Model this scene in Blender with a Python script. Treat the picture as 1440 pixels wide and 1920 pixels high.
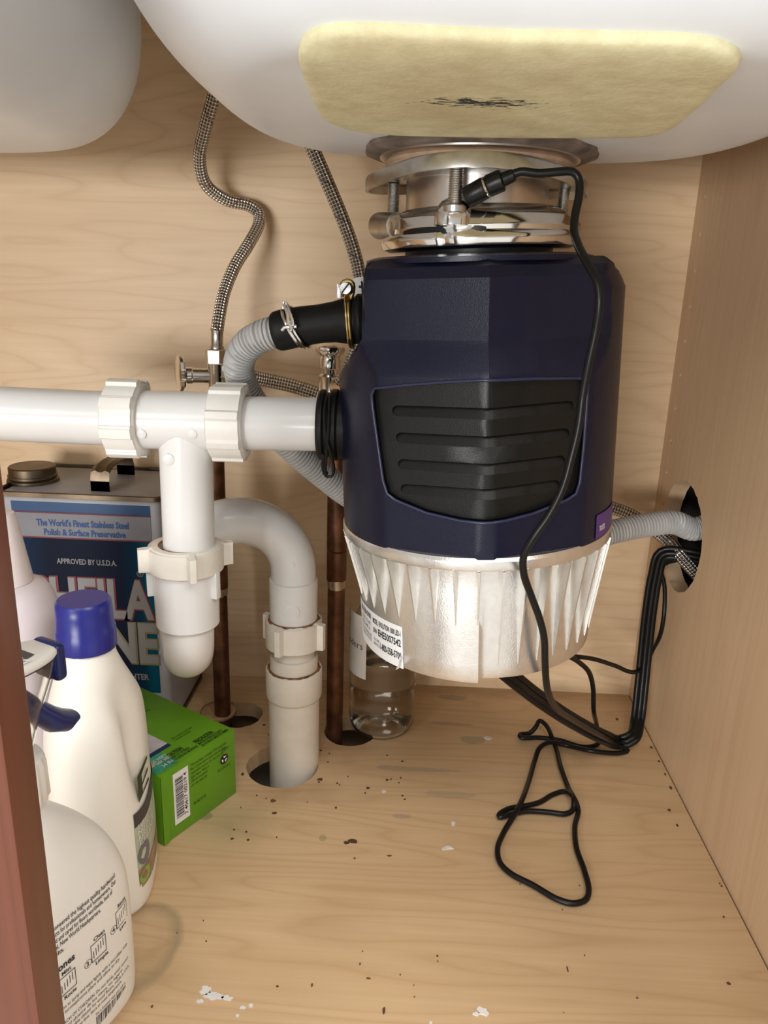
import bpy, bmesh, math, random
from mathutils import Vector, Matrix
random.seed(7)
PI = math.pi
for o in list(bpy.data.objects): bpy.data.objects.remove(o)
scene = bpy.context.scene
C = scene.collection

# ------------------------------------------------------------------ camera
F, CAMH = 1442.0, 0.437
PITCH, YAW, ROLL = 0.29184, 0.033654, 0.031563
FW = Vector((-math.sin(YAW)*math.cos(PITCH), math.cos(YAW)*math.cos(PITCH), -math.sin(PITCH)))
RT0 = Vector((math.cos(YAW), math.sin(YAW), 0)); UP0 = RT0.cross(FW)
RT = math.cos(ROLL)*RT0 + math.sin(ROLL)*UP0
UP = -math.sin(ROLL)*RT0 + math.cos(ROLL)*UP0
CAM = Vector((0, 0, CAMH))
cam_data = bpy.data.cameras.new('camera'); cam = bpy.data.objects.new('camera', cam_data); C.objects.link(cam)
cam_data.sensor_fit = 'VERTICAL'; cam_data.sensor_height = 36; cam_data.lens = F/1920*36
cam_data.clip_start = 0.01
m = Matrix((RT, UP, -FW)).transposed().to_4x4(); m.translation = CAM
cam.matrix_world = m
scene.camera = cam

# ------------------------------------------------------------------ light
scene.view_settings.view_transform = 'Standard'; scene.view_settings.look = 'None'
scene.view_settings.gamma = 1; scene.view_settings.use_curve_mapping = False
scene.view_settings.exposure = 0.0
world = bpy.data.worlds.new('world'); scene.world = world; world.use_nodes = True
world.node_tree.nodes['Background'].inputs[0].default_value = (1.0, 0.985, 0.97, 1)
world.node_tree.nodes['Background'].inputs[1].default_value = 0.55
def area(name, loc, target, sx, sy, power, col):
    l = bpy.data.lights.new(name, 'AREA'); l.shape = 'RECTANGLE'; l.size = sx; l.size_y = sy
    l.energy = power; l.color = col
    o = bpy.data.objects.new(name, l); C.objects.link(o); o.location = loc
    o.rotation_euler = (Vector(target)-Vector(loc)).to_track_quat('-Z', 'Y').to_euler()
    return o
area('window_light', (-1.7, -2.5, 1.85), (0, .5, .3), 1.1, 0.9, 25, (0.97, 0.99, 1.0))
area('floor_bounce_light', (-1.3, -3.4, 0.20), (0, .7, .45), 1.3, 0.65, 88, (1.0, 0.99, 0.97))  # added low panel standing in for bounce off a sunlit floor
area('ceiling_lamp_light', (0.0, -1.5, 2.4), (0.05, .3, .2), 1.2, 1.2, 34, (1.0, 0.96, 0.90))
area('right_fill_light', (1.35, -1.0, 2.2), (0.0, .3, .2), 0.9, 0.9, 34, (1.0, 0.96, 0.90))  # unseen light added on the right to reach the spray bottle

# ------------------------------------------------------------------ helpers
def at(px, py, Y=None, Z=None, X=None):
    d = FW + RT*((px-720)/F) - UP*((py-960)/F)
    t = Y/d.y if Y is not None else ((Z-CAMH)/d.z if Z is not None else X/d.x)
    return CAM + d*t
def rp(w, P):
    return w*0.5/F*((P-CAM).dot(FW))
LOC = {}
def thing(name, label, cat, loc=(0, 0, 0), group=None):
    o = bpy.data.objects.new(name, None); C.objects.link(o); o.location = loc
    o.empty_display_size = .02
    LOC[o] = Vector(loc); o['label'] = label; o['category'] = cat
    if group: o['group'] = group
    return o
def obj(name, geo, mat, parent=None, sharp=40, label=None, smooth=True, fmats=None, mats=None):
    verts, faces = geo[0], geo[1]; uvs = geo[2] if len(geo) > 2 else None
    off = LOC.get(parent, Vector((0, 0, 0))) if parent else Vector((0, 0, 0))
    me = bpy.data.meshes.new(name)
    me.from_pydata([tuple(Vector(v)-off) for v in verts], [], faces)
    me.update()
    if uvs:
        ul = me.uv_layers.new(name='UVMap'); k = 0
        flat = [c for fu in uvs for uv in fu for c in uv]
        ul.data.foreach_set('uv', flat)
    bm = bmesh.new(); bm.from_mesh(me); bmesh.ops.recalc_face_normals(bm, faces=bm.faces[:]); bm.to_mesh(me); bm.free()
    if mats:
        for mm in mats: me.materials.append(mm)
        if fmats: me.polygons.foreach_set('material_index', fmats)
    else: me.materials.append(mat)
    if smooth:
        me.shade_smooth(); me.set_sharp_from_angle(angle=math.radians(sharp))
    o = bpy.data.objects.new(name, me); C.objects.link(o)
    if parent: o.parent = parent; LOC[o] = off
    else: LOC[o] = off
    if label: o['label'] = label
    return o
def tag(o, label, cat, group=None):
    o['label'] = label; o['category'] = cat
    if group: o['group'] = group
    return o
def struct(o, label=None):
    o['kind'] = 'structure'
    if label: o['label'] = label
    return o
def join(*gs):
    V, Fa = [], []
    for g in gs:
        n = len(V); V += list(g[0]); Fa += [tuple(i+n for i in f) for f in g[1]]
    return V, Fa
def xf(g, M):
    return ([M @ Vector(v) for v in g[0]],) + tuple(g[1:])
def frame(P, axis, xdir=None):
    a = Vector(axis).normalized()
    x = Vector(xdir) if xdir else (Vector((1, 0, 0)) if abs(a.x) < .8 else Vector((0, 1, 0)))
    x = (x - a*x.dot(a)).normalized(); y = a.cross(x)
    M = Matrix((x, y, a)).transposed().to_4x4(); M.translation = P
    return M
def box(x0, x1, y0, y1, z0, z1, b=0.0, seg=2):
    bm = bmesh.new(); bmesh.ops.create_cube(bm, size=1)
    for v in bm.verts:
        v.co = Vector(((x0+x1)/2+v.co.x*(x1-x0), (y0+y1)/2+v.co.y*(y1-y0), (z0+z1)/2+v.co.z*(z1-z0)))
    if b > 0: bmesh.ops.bevel(bm, geom=bm.edges[:], offset=b, segments=seg, profile=.5, affect='EDGES')
    bm.verts.index_update()
    g = ([v.co.copy() for v in bm.verts], [tuple(v.index for v in f.verts) for f in bm.faces]); bm.free()
    return g
def loft(rings, cap0=True, cap1=True, closed=True, uv=None):
    n = len(rings[0]); V = [p for r in rings for p in r]; Fa = []
    for i in range(len(rings)-1):
        for j in range(n if closed else n-1):
            k = (j+1) % n
            Fa.append((i*n+j, i*n+k, (i+1)*n+k, (i+1)*n+j))
    if cap0: Fa.append(tuple(range(n-1, -1, -1)))
    if cap1: Fa.append(tuple((len(rings)-1)*n+j for j in range(n)))
    return V, Fa
def lathe(prof, seg=48, M=None, rf=None, loop=False, a0=0, a1=2*PI):
    """prof: list of (r, z).  rf(theta, r, z) -> r.  loop closes the profile (a hollow ring)."""
    full = abs(a1-a0-2*PI) < 1e-6
    ns = seg if full else seg+1
    V, Fa = [], []
    for (r, z) in prof:
        for j in range(ns):
            th = a0+(a1-a0)*j/seg; rr = rf(th, r, z) if rf else r
            V.append(Vector((rr*math.cos(th), rr*math.sin(th), z)))
    np_ = len(prof)
    for i in range(np_ if loop else np_-1):
        i2 = (i+1) % np_
        for j in range(seg if not full else ns):
            k = (j+1) % ns
            if not full and j == seg: continue
            Fa.append((i*ns+j, i*ns+k, i2*ns+k, i2*ns+j))
    if not loop and full:
        if prof[0][0] > 1e-6: Fa.append(tuple(range(ns-1, -1, -1)))
        if prof[-1][0] > 1e-6: Fa.append(tuple((np_-1)*ns+j for j in range(ns)))
    g = (V, Fa)
    return xf(g, M) if M else g
def spline(pts, step=0.004):
    """Catmull-Rom through the points, resampled about every step metres"""
    P = [Vector(p) for p in pts]; out = []
    P = [P[0]*2-P[1]] + P + [P[-1]*2-P[-2]]
    for i in range(1, len(P)-2):
        p0, p1, p2, p3 = P[i-1:i+3]
        t0 = 0; t1 = t0+max(1e-5, (p1-p0).length**.5); t2 = t1+max(1e-5, (p2-p1).length**.5); t3 = t2+max(1e-5, (p3-p2).length**.5)
        n = max(2, int((p2-p1).length/step))
        for k in range(n):
            t = t1+(t2-t1)*k/n
            a1 = p0*((t1-t)/(t1-t0))+p1*((t-t0)/(t1-t0)); a2 = p1*((t2-t)/(t2-t1))+p2*((t-t1)/(t2-t1)); a3 = p2*((t3-t)/(t3-t2))+p3*((t-t2)/(t3-t2))
            b1 = a1*((t2-t)/(t2-t0))+a2*((t-t0)/(t2-t0)); b2 = a2*((t3-t)/(t3-t1))+a3*((t-t1)/(t3-t1))
            out.append(b1*((t2-t)/(t2-t1))+b2*((t-t1)/(t2-t1)))
    out.append(P[-2]); return out
def resample(P, step):
    out = [P[0].copy()]; acc = 0.0
    for a, b in zip(P, P[1:]):
        L = (b-a).length
        if L < 1e-9: continue
        s = step-acc
        while s <= L:
            out.append(a.lerp(b, s/L)); s += step
        acc = (acc+L) % step
    return out
def tube(P, r, n=12, caps=True, side=None):
    """P: path points, r: number or f(arc length) -> radius; uv = (around, metres)"""
    N = len(P); T = []
    for i in range(N):
        T.append((P[min(i+1, N-1)]-P[max(i-1, 0)]).normalized())
    x = Vector(side) if side else Vector((0, 0, 1))
    if abs(x.dot(T[0])) > .95: x = Vector((1, 0, 0))
    x = (x-T[0]*x.dot(T[0])).normalized()
    V, Fa, U = [], [], []; s = 0; S = []
    for i in range(N):
        if i: 
            s += (P[i]-P[i-1]).length
            x = (x-T[i]*x.dot(T[i])).normalized()
        S.append(s); y = T[i].cross(x); rr = r(s) if callable(r) else r
        for j in range(n):
            a = 2*PI*j/n; V.append(P[i]+x*(rr*math.cos(a))+y*(rr*math.sin(a)))
    for i in range(N-1):
        for j in range(n):
            k = (j+1) % n
            Fa.append((i*n+j, i*n+k, (i+1)*n+k, (i+1)*n+j))
            U.append(((j/n, S[i]), ((j+1)/n, S[i]), ((j+1)/n, S[i+1]), (j/n, S[i+1])))
    if caps:
        Fa.append(tuple(range(n-1, -1, -1))); U.append([(0, 0)]*n)
        Fa.append(tuple((N-1)*n+j for j in range(n))); U.append([(0, 0)]*n)
    return V, Fa, U
def supr(a, b, n, seg=64, cx=0, cy=0):
    pts = []
    for j in range(seg):
        t = 2*PI*j/seg; c, s = math.cos(t), math.sin(t)
        pts.append((cx+a*math.copysign(abs(c)**(2/n), c), cy+b*math.copysign(abs(s)**(2/n), s)))
    return pts
def interp(tab, x):
    if x <= tab[0][0]: return tab[0][1]
    for (a, b), (c, d) in zip(tab, tab[1:]):
        if x <= c: return b+(d-b)*(x-a)/(c-a)
    return tab[-1][1]
def boolean(o, cutters):
    for g in cutters:
        me = bpy.data.meshes.new('cut'); me.from_pydata([tuple(Vector(v)) for v in g[0]], [], g[1])
        bm = bmesh.new(); bm.from_mesh(me); bmesh.ops.recalc_face_normals(bm, faces=bm.faces[:]); bm.to_mesh(me); bm.free()
        c = bpy.data.objects.new('cut', me); C.objects.link(c)
        md = o.modifiers.new('b', 'BOOLEAN'); md.operation = 'DIFFERENCE'; md.solver = 'EXACT'; md.object = c
        bpy.context.view_layer.update()
        dg = bpy.context.evaluated_depsgraph_get()
        nm = bpy.data.meshes.new_from_object(o.evaluated_get(dg))
        o.modifiers.clear(); old = o.data; nm.name = old.name; o.data = nm; bpy.data.meshes.remove(old)
        bpy.data.objects.remove(c); bpy.data.meshes.remove(me)
    o.data.shade_smooth(); o.data.set_sharp_from_angle(angle=math.radians(35))
_tc = {}
def text2d(s, bold=0.0):
    """flat glyphs of the line s, cap height about 0.7, left aligned at the origin"""
    key = (s, bold)
    if key in _tc: return _tc[key]
    cu = bpy.data.curves.new('t', 'FONT'); cu.body = s; cu.size = 1; cu.resolution_u = 2; cu.offset = bold
    o = bpy.data.objects.new('t', cu); C.objects.link(o)
    bpy.context.view_layer.update()
    me = bpy.data.meshes.new_from_object(o.evaluated_get(bpy.context.evaluated_depsgraph_get()))
    g = ([v.co.copy() for v in me.vertices], [tuple(p.vertices) for p in me.polygons])
    bpy.data.objects.remove(o); bpy.data.curves.remove(cu); bpy.data.meshes.remove(me)
    _tc[key] = g; return g
def text_on(s, size, fmap, x0, y0, width=None, align='L', bold=0.0, rot=0):
    """glyphs mapped by fmap(x, y) -> world point; width squeezes the line to that length"""
    g = text2d(s, bold)
    xs = [v.x for v in g[0]] or [0]; w = max(xs)-min(xs); sx = size
    if width: sx = width/w
    dx = {'L': 0, 'C': -w*sx/2, 'R': -w*sx}[align]; mn = min(xs)
    ca, sa = math.cos(rot), math.sin(rot)
    V = []
    for v in g[0]:
        a, b = (v.x-mn)*sx+dx, v.y*size
        V.append(fmap(x0+a*ca-b*sa, y0+a*sa+b*ca))
    return V, g[1]
def rect_on(fmap, x0, x1, y0, y1, nx=1, ny=1):
    V = [fmap(x0+(x1-x0)*i/nx, y0+(y1-y0)*j/ny) for j in range(ny+1) for i in range(nx+1)]
    Fa = [(j*(nx+1)+i, j*(nx+1)+i+1, (j+1)*(nx+1)+i+1, (j+1)*(nx+1)+i) for j in range(ny) for i in range(nx)]
    return V, Fa
def poly_on(fmap, pts):
    return [fmap(*p) for p in pts], [tuple(range(len(pts)))]
def barcode(fmap, x0, x1, y0, y1, vertical=False, seed=3):
    rnd = random.Random(seed); gs = []; p = 0.0
    while p < 1:
        w = rnd.choice([.012, .012, .02, .03]); q = min(1, p+w)
        if vertical: gs.append(rect_on(fmap, x0, x1, y0+(y1-y0)*p, y0+(y1-y0)*q))
        else: gs.append(rect_on(fmap, x0+(x1-x0)*p, x0+(x1-x0)*q, y0, y1))
        p = q+rnd.choice([.012, .015, .024])
    return join(*gs)

# ------------------------------------------------------------------ materials
def newmat(name):
    mt = bpy.data.materials.new(name); mt.use_nodes = True
    nt = mt.node_tree; return mt, nt, nt.nodes['Principled BSDF']
def N(nt, kind, **kw):
    n = nt.nodes.new(kind)
    for k, v in kw.items():
        if isinstance(k, str) and hasattr(n, k) and k not in n.inputs: setattr(n, k, v)
        else: n.inputs[k].default_value = v
    return n
def mathn(nt, op, a, b=None, c=None):
    n = nt.nodes.new('ShaderNodeMath'); n.operation = op
    for i, x in enumerate((a, b, c)):
        if x is None: continue
        if isinstance(x, (int, float)): n.inputs[i].default_value = x
        else: nt.links.new(x, n.inputs[i])
    return n.outputs[0]
def ramp(nt, fac, stops):
    r = nt.nodes.new('ShaderNodeValToRGB'); nt.links.new(fac, r.inputs[0])
    e = r.color_ramp.elements
    while len(e) < len(stops): e.new(0.5)
    for el, (p, c) in zip(e, stops): el.position = p; el.color = c if len(c) == 4 else (*c, 1)
    return r.outputs[0]
def mix(nt, fac, a, b, blend='MIX'):
    n = nt.nodes.new('ShaderNodeMix'); n.data_type = 'RGBA'; n.blend_type = blend
    for s, x in ((n.inputs[0], fac), (n.inputs[6], a), (n.inputs[7], b)):
        if isinstance(x, (int, float)): s.default_value = x
        elif isinstance(x, tuple): s.default_value = x if len(x) == 4 else (*x, 1)
        else: nt.links.new(x, s)
    return n.outputs[2]
def simple(name, col, rough=.5, metal=0, var=.06, vscale=40, bump=0.0, bscale=300, coat=0, spec=.5, sub=0, trans=0, ior=1.45):
    mt, nt, b = newmat(name)
    tc = N(nt, 'ShaderNodeTexCoord'); nz = N(nt, 'ShaderNodeTexNoise', Scale=vscale, Detail=4.0)
    nt.links.new(tc.outputs['Object'], nz.inputs['Vector'])
    lo = tuple(max(0, c*(1-var)) for c in col); hi = tuple(min(1, c*(1+var)) for c in col)
    nt.links.new(ramp(nt, nz.outputs[0], [(.3, lo), (.7, hi)]), b.inputs['Base Color'])
    b.inputs['Roughness'].default_value = rough; b.inputs['Metallic'].default_value = metal
    b.inputs['Coat Weight'].default_value = coat; b.inputs['Specular IOR Level'].default_value = spec
    b.inputs['Transmission Weight'].default_value = trans; b.inputs['IOR'].default_value = ior
    if sub: b.inputs['Subsurface Weight'].default_value = sub; b.inputs['Subsurface Radius'].default_value = (.01, .008, .006); b.inputs['Subsurface Scale'].default_value = .3
    if bump:
        n2 = N(nt, 'ShaderNodeTexNoise', Scale=bscale, Detail=3.0); nt.links.new(tc.outputs['Object'], n2.inputs['Vector'])
        bp = N(nt, 'ShaderNodeBump', Strength=bump, Distance=.001); nt.links.new(n2.outputs[0], bp.inputs['Height']); nt.links.new(bp.outputs[0], b.inputs['Normal'])
    return mt
def wood(name, light, dark, scale, rough=.42, stains=None, offs=(0, 0, 0)):
    mt, nt, b = newmat(name)
    tc = N(nt, 'ShaderNodeTexCoord')
    mp = N(nt, 'ShaderNodeMapping'); mp.inputs['Scale'].default_value = scale; mp.inputs['Location'].default_value = offs
    nt.links.new(tc.outputs['Object'], mp.inputs['Vector'])
    big = N(nt, 'ShaderNodeTexNoise', Scale=2.2, Detail=2.0, Roughness=.45); nt.links.new(mp.outputs[0], big.inputs['Vector'])
    # contour lines of a stretched noise read as cathedral grain
    fr = mathn(nt, 'FRACT', mathn(nt, 'MULTIPLY', big.outputs[0], 15.0))
    tri = mathn(nt, 'ABSOLUTE', mathn(nt, 'SUBTRACT', fr, .5))
    mp2 = N(nt, 'ShaderNodeMapping'); mp2.inputs['Scale'].default_value = tuple(s*(1 if s < 2 else 7) for s in scale)
    nt.links.new(tc.outputs['Object'], mp2.inputs['Vector'])
    fine = N(nt, 'ShaderNodeTexNoise', Scale=6.0, Detail=5.0, Roughness=.6); nt.links.new(mp2.outputs[0], fine.inputs['Vector'])
    c = ramp(nt, fine.outputs[0], [(.28, tuple(l*.90 for l in light)), (.72, light)])
    line = ramp(nt, tri, [(.0, (.46, .46, .46)), (.12, (.17, .17, .17)), (.40, (0, 0, 0))])
    c = mix(nt, line, c, dark)
    bl = N(nt, 'ShaderNodeTexNoise', Scale=1.3, Detail=2.0); nt.links.new(mp.outputs[0], bl.inputs['Vector'])
    c = mix(nt, mathn(nt, 'MULTIPLY', ramp(nt, bl.outputs[0], [(.45, (0, 0, 0)), (.75, (1, 1, 1))]), .35), c, dark)
    if stains:
        sp = N(nt, 'ShaderNodeSeparateXYZ'); nt.links.new(tc.outputs['Object'], sp.inputs[0])
        wn = N(nt, 'ShaderNodeTexNoise', Scale=38.0, Detail=4.0); nt.links.new(tc.outputs['Object'], wn.inputs['Vector'])
        for (sx, sy, rx, ry, rot, kind, amt, col, warp) in stains:
            dx = mathn(nt, 'SUBTRACT', sp.outputs[0], sx); dy = mathn(nt, 'SUBTRACT', sp.outputs[1], sy)
            ca, sa = math.cos(rot), math.sin(rot)
            u = mathn(nt, 'DIVIDE', mathn(nt, 'ADD', mathn(nt, 'MULTIPLY', dx, ca), mathn(nt, 'MULTIPLY', dy, sa)), rx)
            v = mathn(nt, 'DIVIDE', mathn(nt, 'SUBTRACT', mathn(nt, 'MULTIPLY', dy, ca), mathn(nt, 'MULTIPLY', dx, sa)), ry)
            d = mathn(nt, 'SQRT', mathn(nt, 'ADD', mathn(nt, 'MULTIPLY', u, u), mathn(nt, 'MULTIPLY', v, v)))
            d = mathn(nt, 'ADD', d, mathn(nt, 'MULTIPLY', mathn(nt, 'SUBTRACT', wn.outputs[0], .5), warp))
            if kind == 'ring':
                f = ramp(nt, d, [(.0, (.15,)*3), (.62, (.2,)*3), (.86, (1,)*3), (.97, (.35,)*3), (1.0, (0,)*3)])
            elif kind == 'soft': f = ramp(nt, d, [(0, (1,)*3), (1.0, (0,)*3)])
            else: f = ramp(nt, d, [(.0, (1,)*3), (.75, (.9,)*3), (.9, (0,)*3)])
            c = mix(nt, mathn(nt, 'MULTIPLY', f, amt), c, col)
    nt.links.new(c, b.inputs['Base Color'])
    b.inputs['Roughness'].default_value = rough; b.inputs['Specular IOR Level'].default_value = .35
    bp = N(nt, 'ShaderNodeBump', Strength=.08, Distance=.0006); nt.links.new(fine.outputs[0], bp.inputs['Height']); nt.links.new(bp.outputs[0], b.inputs['Normal'])
    return mt
def braid(name, fleck):
    mt, nt, b = newmat(name)
    uv = N(nt, 'ShaderNodeTexCoord'); sp = N(nt, 'ShaderNodeSeparateXYZ'); nt.links.new(uv.outputs['UV'], sp.inputs[0])
    u = mathn(nt, 'MULTIPLY', sp.outputs[0], 6.0); v = mathn(nt, 'MULTIPLY', sp.outputs[1], 185.0)
    a = mathn(nt, 'ADD', u, v); c = mathn(nt, 'SUBTRACT', u, v)
    sa = mathn(nt, 'SINE', mathn(nt, 'MULTIPLY', a, 2*PI)); sc = mathn(nt, 'SINE', mathn(nt, 'MULTIPLY', c, 2*PI))
    h = mathn(nt, 'MULTIPLY', sa, sc)
    h01 = mathn(nt, 'ADD', mathn(nt, 'MULTIPLY', h, .5), .5)
    col = ramp(nt, h01, [(.12, (.12, .115, .105)), (.45, (.60, .58, .54)), (.85, (.95, .94, .90))])
    # coloured tracer threads
    cell = mathn(nt, 'FRACT', mathn(nt, 'ADD', sp.outputs[0], mathn(nt, 'MULTIPLY', sp.outputs[1], 33.0)))
    band = mathn(nt, 'MULTIPLY', mathn(nt, 'LESS_THAN', mathn(nt, 'ABSOLUTE', mathn(nt, 'SUBTRACT', cell, .5)), .035), mathn(nt, 'GREATER_THAN', h, .0))
    col = mix(nt, mathn(nt, 'MULTIPLY', band, .7), col, fleck)
    nt.links.new(col, b.inputs['Base Color'])
    b.inputs['Metallic'].default_value = .92; b.inputs['Roughness'].default_value = .27
    bp = N(nt, 'ShaderNodeBump', Strength=.9, Distance=.0009); nt.links.new(h, bp.inputs['Height']); nt.links.new(bp.outputs[0], b.inputs['Normal'])
    return mt

MAPLE, MAPLED = (.70, .475, .285), (.50, .30, .155)
XR, YB = 0.2556, 0.7804
def fl(px, py): return at(px, py, Z=0)
def stain(px, py, wpx, hpx, kind, amt, col, warp=.5, rot=0):
    p = fl(px, py); k = (p-CAM).dot(FW)/F; d = p-CAM
    return (p.x, p.y, wpx*k/2, hpx*k/2*d.length/abs(d.z), rot, kind, amt, col, warp)
ST = [stain(255, 1775, 170, 160, 'ring', .55, (.22, .19, .12), .25),
      stain(430, 1545, 190, 120, 'soft', .55, (.30, .27, .14), .6),
      stain(385, 1530, 34, 16, 'hard', .6, (.16, .19, .10), 1.0),
      stain(300, 1830, 200, 120, 'soft', .4, (.40, .29, .15), .8),
      stain(890, 1388, 60, 16, 'hard', .55, (.24, .23, .19), 1.6),
      stain(850, 1308, 70, 12, 'hard', .5, (.22, .21, .17), 1.8),
      stain(845, 1357, 100, 8, 'hard', .5, (.30, .22, .15), 1.2),
      stain(800, 1443, 190, 10, 'hard', .5, (.28, .23, .19), 1.6),
      stain(845, 1490, 120, 14, 'hard', .38, (.30, .27, .21), 1.9),
      stain(750, 1530, 50, 10, 'hard', .45, (.26, .24, .20), 1.9),
      stain(605, 1572, 18, 14, 'hard', .5, (.22, .23, .10), .9),
      stain(540, 1480, 230, 70, 'soft', .55, (.36, .20, .10), 1.2),
      stain(640, 1400, 170, 60, 'soft', .5, (.34, .19, .10), 1.2),
      stain(1000, 1300, 620, 36, 'soft', .55, (.30, .17, .09), .8),
      stain(440, 1340, 160, 120, 'soft', .5, (.28, .15, .07), .8),
      stain(620, 1720, 260, 140, 'soft', .25, (.42, .28, .15), .8)]
M_FLOOR = wood('maple_floor', (.66, .465, .272), (.47, .295, .15), (.8, 7.5, 7.5), stains=ST)
M_BACK = wood('maple_back', (.78, .585, .37), (.58, .385, .215), (1.0, 6.5, 6.5), offs=(3.1, 0, 1.7))
M_SIDE = wood('maple_side', (.67, .475, .30), (.56, .37, .22), (7.0, 7.0, .55), offs=(1, 4, 2))
M_RAW = simple('raw_chipboard', (.42, .29, .15), .9, var=.35, vscale=160, bump=.6, bscale=500)
M_CHERRY = wood('cherry_stile', (.175, .060, .034), (.10, .032, .018), (9, 9, 1.0), rough=.35)
M_DARK = simple('recess_shade', (.02, .016, .012), .9)  # near-black colour stands in for shade in the cavity and screw slot
M_KFLOOR = wood('kitchen_floor_bounce', (.76, .74, .71), (.64, .61, .58), (1, 5, 5))  # unseen floor made pale to throw bounce light under the sink
M_STONE = simple('countertop_stone', (.35, .32, .28), .4, var=.3, vscale=90)
M_ENAMEL = simple('sink_enamel', (.81, .85, .885), .36, var=.045, vscale=14, bump=.05, bscale=120, spec=.5)
M_PAD = None
M_PVC = simple('white_pvc', (.75, .745, .73), .2, var=.02, vscale=25, sub=.05, spec=.5)
M_PVCN = simple('white_pvc_nut', (.83, .81, .76), .38, var=.03, vscale=60)
M_PVCO = simple('aged_pvc', (.78, .74, .66), .42, var=.05, vscale=50)
M_RUST = simple('rusty_residue', (.22, .10, .04), .9, var=.6, vscale=300)
M_NAVY = simple('navy_plastic', (.0065, .0075, .022), .30, var=.08, vscale=60, bump=.12, bscale=1500, spec=.32)
M_BLACK = simple('black_plastic', (.007, .007, .006), .33, var=.1, bump=.1, bscale=1500, spec=.3)
M_RUB = simple('black_rubber', (.009, .009, .009), .45, var=.2, vscale=60, spec=.25)
M_CORD = simple('black_cord', (.007, .007, .007), .33, var=.1, spec=.28)
M_CHROME = simple('chrome', (.80, .79, .77), .12, 1, var=.04, vscale=80)
M_ZINC = simple('zinc_steel', (.62, .61, .585), .28, 1, var=.12, vscale=120, bump=.05)
M_STEEL = simple('brushed_steel', (.66, .60, .54), .3, 1, var=.12, vscale=30)
M_ALU = simple('cast_aluminium', (.80, .79, .76), .27, .9, var=.05, vscale=200, bump=.12, bscale=900)
M_BRASS = simple('yellow_zinc', (.62, .45, .18), .25, 1, var=.15)
M_COPPER = simple('aged_copper', (.135, .062, .032), .45, .75, var=.5, vscale=55)
M_SOLDER = simple('solder', (.55, .50, .44), .35, 1, var=.3, vscale=200)
M_HOSE = simple('grey_hose', (.50, .50, .49), .45, var=.04)
M_FIBER = simple('fibre_gasket', (.42, .29, .20), .8, var=.2, vscale=90)
M_PUTTY = simple('dirty_putty', (.17, .135, .115), .55, var=.55, vscale=70, bump=.5, bscale=160)
M_INK = simple('black_ink', (.015, .015, .018), .5)
M_LABELW = simple('white_label', (.78, .78, .78), .45, var=.02)

# ------------------------------------------------------------------ the setting
YF = 0.237                                       # back of the face frame
floor = struct(obj('floor', box(-.62, XR-.0012, YF, YB, -.016, 0), M_FLOOR))
def cyl(x, y, r, z0, z1, seg=40, wob=0, seed=0):
    rnd = random.Random(seed); ph = [rnd.uniform(0, 6) for _ in range(4)]
    return lathe([(r, z0), (r, z1)], seg, Matrix.Translation((x, y, 0)),
                 rf=lambda t, r_, z: r_*(1+wob*(math.sin(3*t+ph[0])+.6*math.sin(7*t+ph[1])+.5*math.sin(13*t+ph[2]))))
boolean(floor, [cyl(-.108, .617, .0335, -.05, .05, wob=.01), cyl(-.168, .700, .0245, -.05, .05, wob=.02, seed=2), cyl(-.190, .706, .020, -.05, .05, wob=.02, seed=4),
                cyl(-.050, .680, .0265, -.05, .05, wob=.01, seed=3)])
wall_back = struct(obj('wall_back', box(-.62, XR+.016, YB, YB+.012, -.112, .72), M_BACK))
wall_right = struct(obj('wall_right', box(XR, XR+.016, YF, YB, -.016, .72), M_SIDE))
hz = at(1283, 1010, X=XR)
rnd = random.Random(5); hp = [rnd.uniform(-1, 1) for _ in range(80)]
HC = Vector((XR, .697, .216))
hole = lathe([(1, -.03), (1, .05)], 80, frame(HC, (1, 0, 0), (0, 1, 0)),
             rf=lambda t, r, z: .0530*(1+.012*hp[int(t/(2*PI)*80) % 80]+.02*math.sin(2*t+1)))
pins = []
p0 = at(1313, 440, X=XR)
for k in range(13):
    pins.append(lathe([(.0022, -.01), (.0022, .009)], 10, frame(Vector((XR, p0.y, p0.z-.032*k+.064)), (1, 0, 0))))
boolean(wall_right, [hole] + [p for k, p in enumerate(pins)])
struct(obj('wall_left', box(-.636, -.62, YF, YB, -.112, .72), M_SIDE))
# neighbouring cavity behind the hole, painted near-black for its shade, and the space under the base
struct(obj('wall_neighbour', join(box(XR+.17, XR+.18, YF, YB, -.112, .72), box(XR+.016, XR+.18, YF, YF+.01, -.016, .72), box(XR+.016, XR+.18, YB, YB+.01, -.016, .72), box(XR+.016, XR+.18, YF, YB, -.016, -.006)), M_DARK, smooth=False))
struct(obj('floor_kitchen', box(-2.2, 2.2, -2.6, YB+.02, -.13, -.11), M_KFLOOR))
struct(obj('trim_toe_kick', box(-.636, XR+.18, YF+.05, YF+.065, -.11, -.016), M_CHERRY))
struct(obj('ceiling', box(-.66, XR+.2, YF-.03, YB+.03, .72, .75), M_STONE))     # underside of the countertop
# face frame
XS = -.132
struct(obj('trim_1', box(XS-.062, XS, YF-.019, YF, -.016, .72, .0012), M_CHERRY), 'dark cherry centre stile of the face frame')
struct(obj('trim_2', box(XR-.012, XR+.06, YF-.019, YF, -.016, .72, .0012), M_CHERRY))
struct(obj('trim_3', box(-.66, XS-.0625, YF-.019, YF, .665, .72, .0012), M_CHERRY))
struct(obj('trim_4', box(XS+.0005, XR-.0125, YF-.019, YF, .665, .72, .0012), M_CHERRY))

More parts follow.
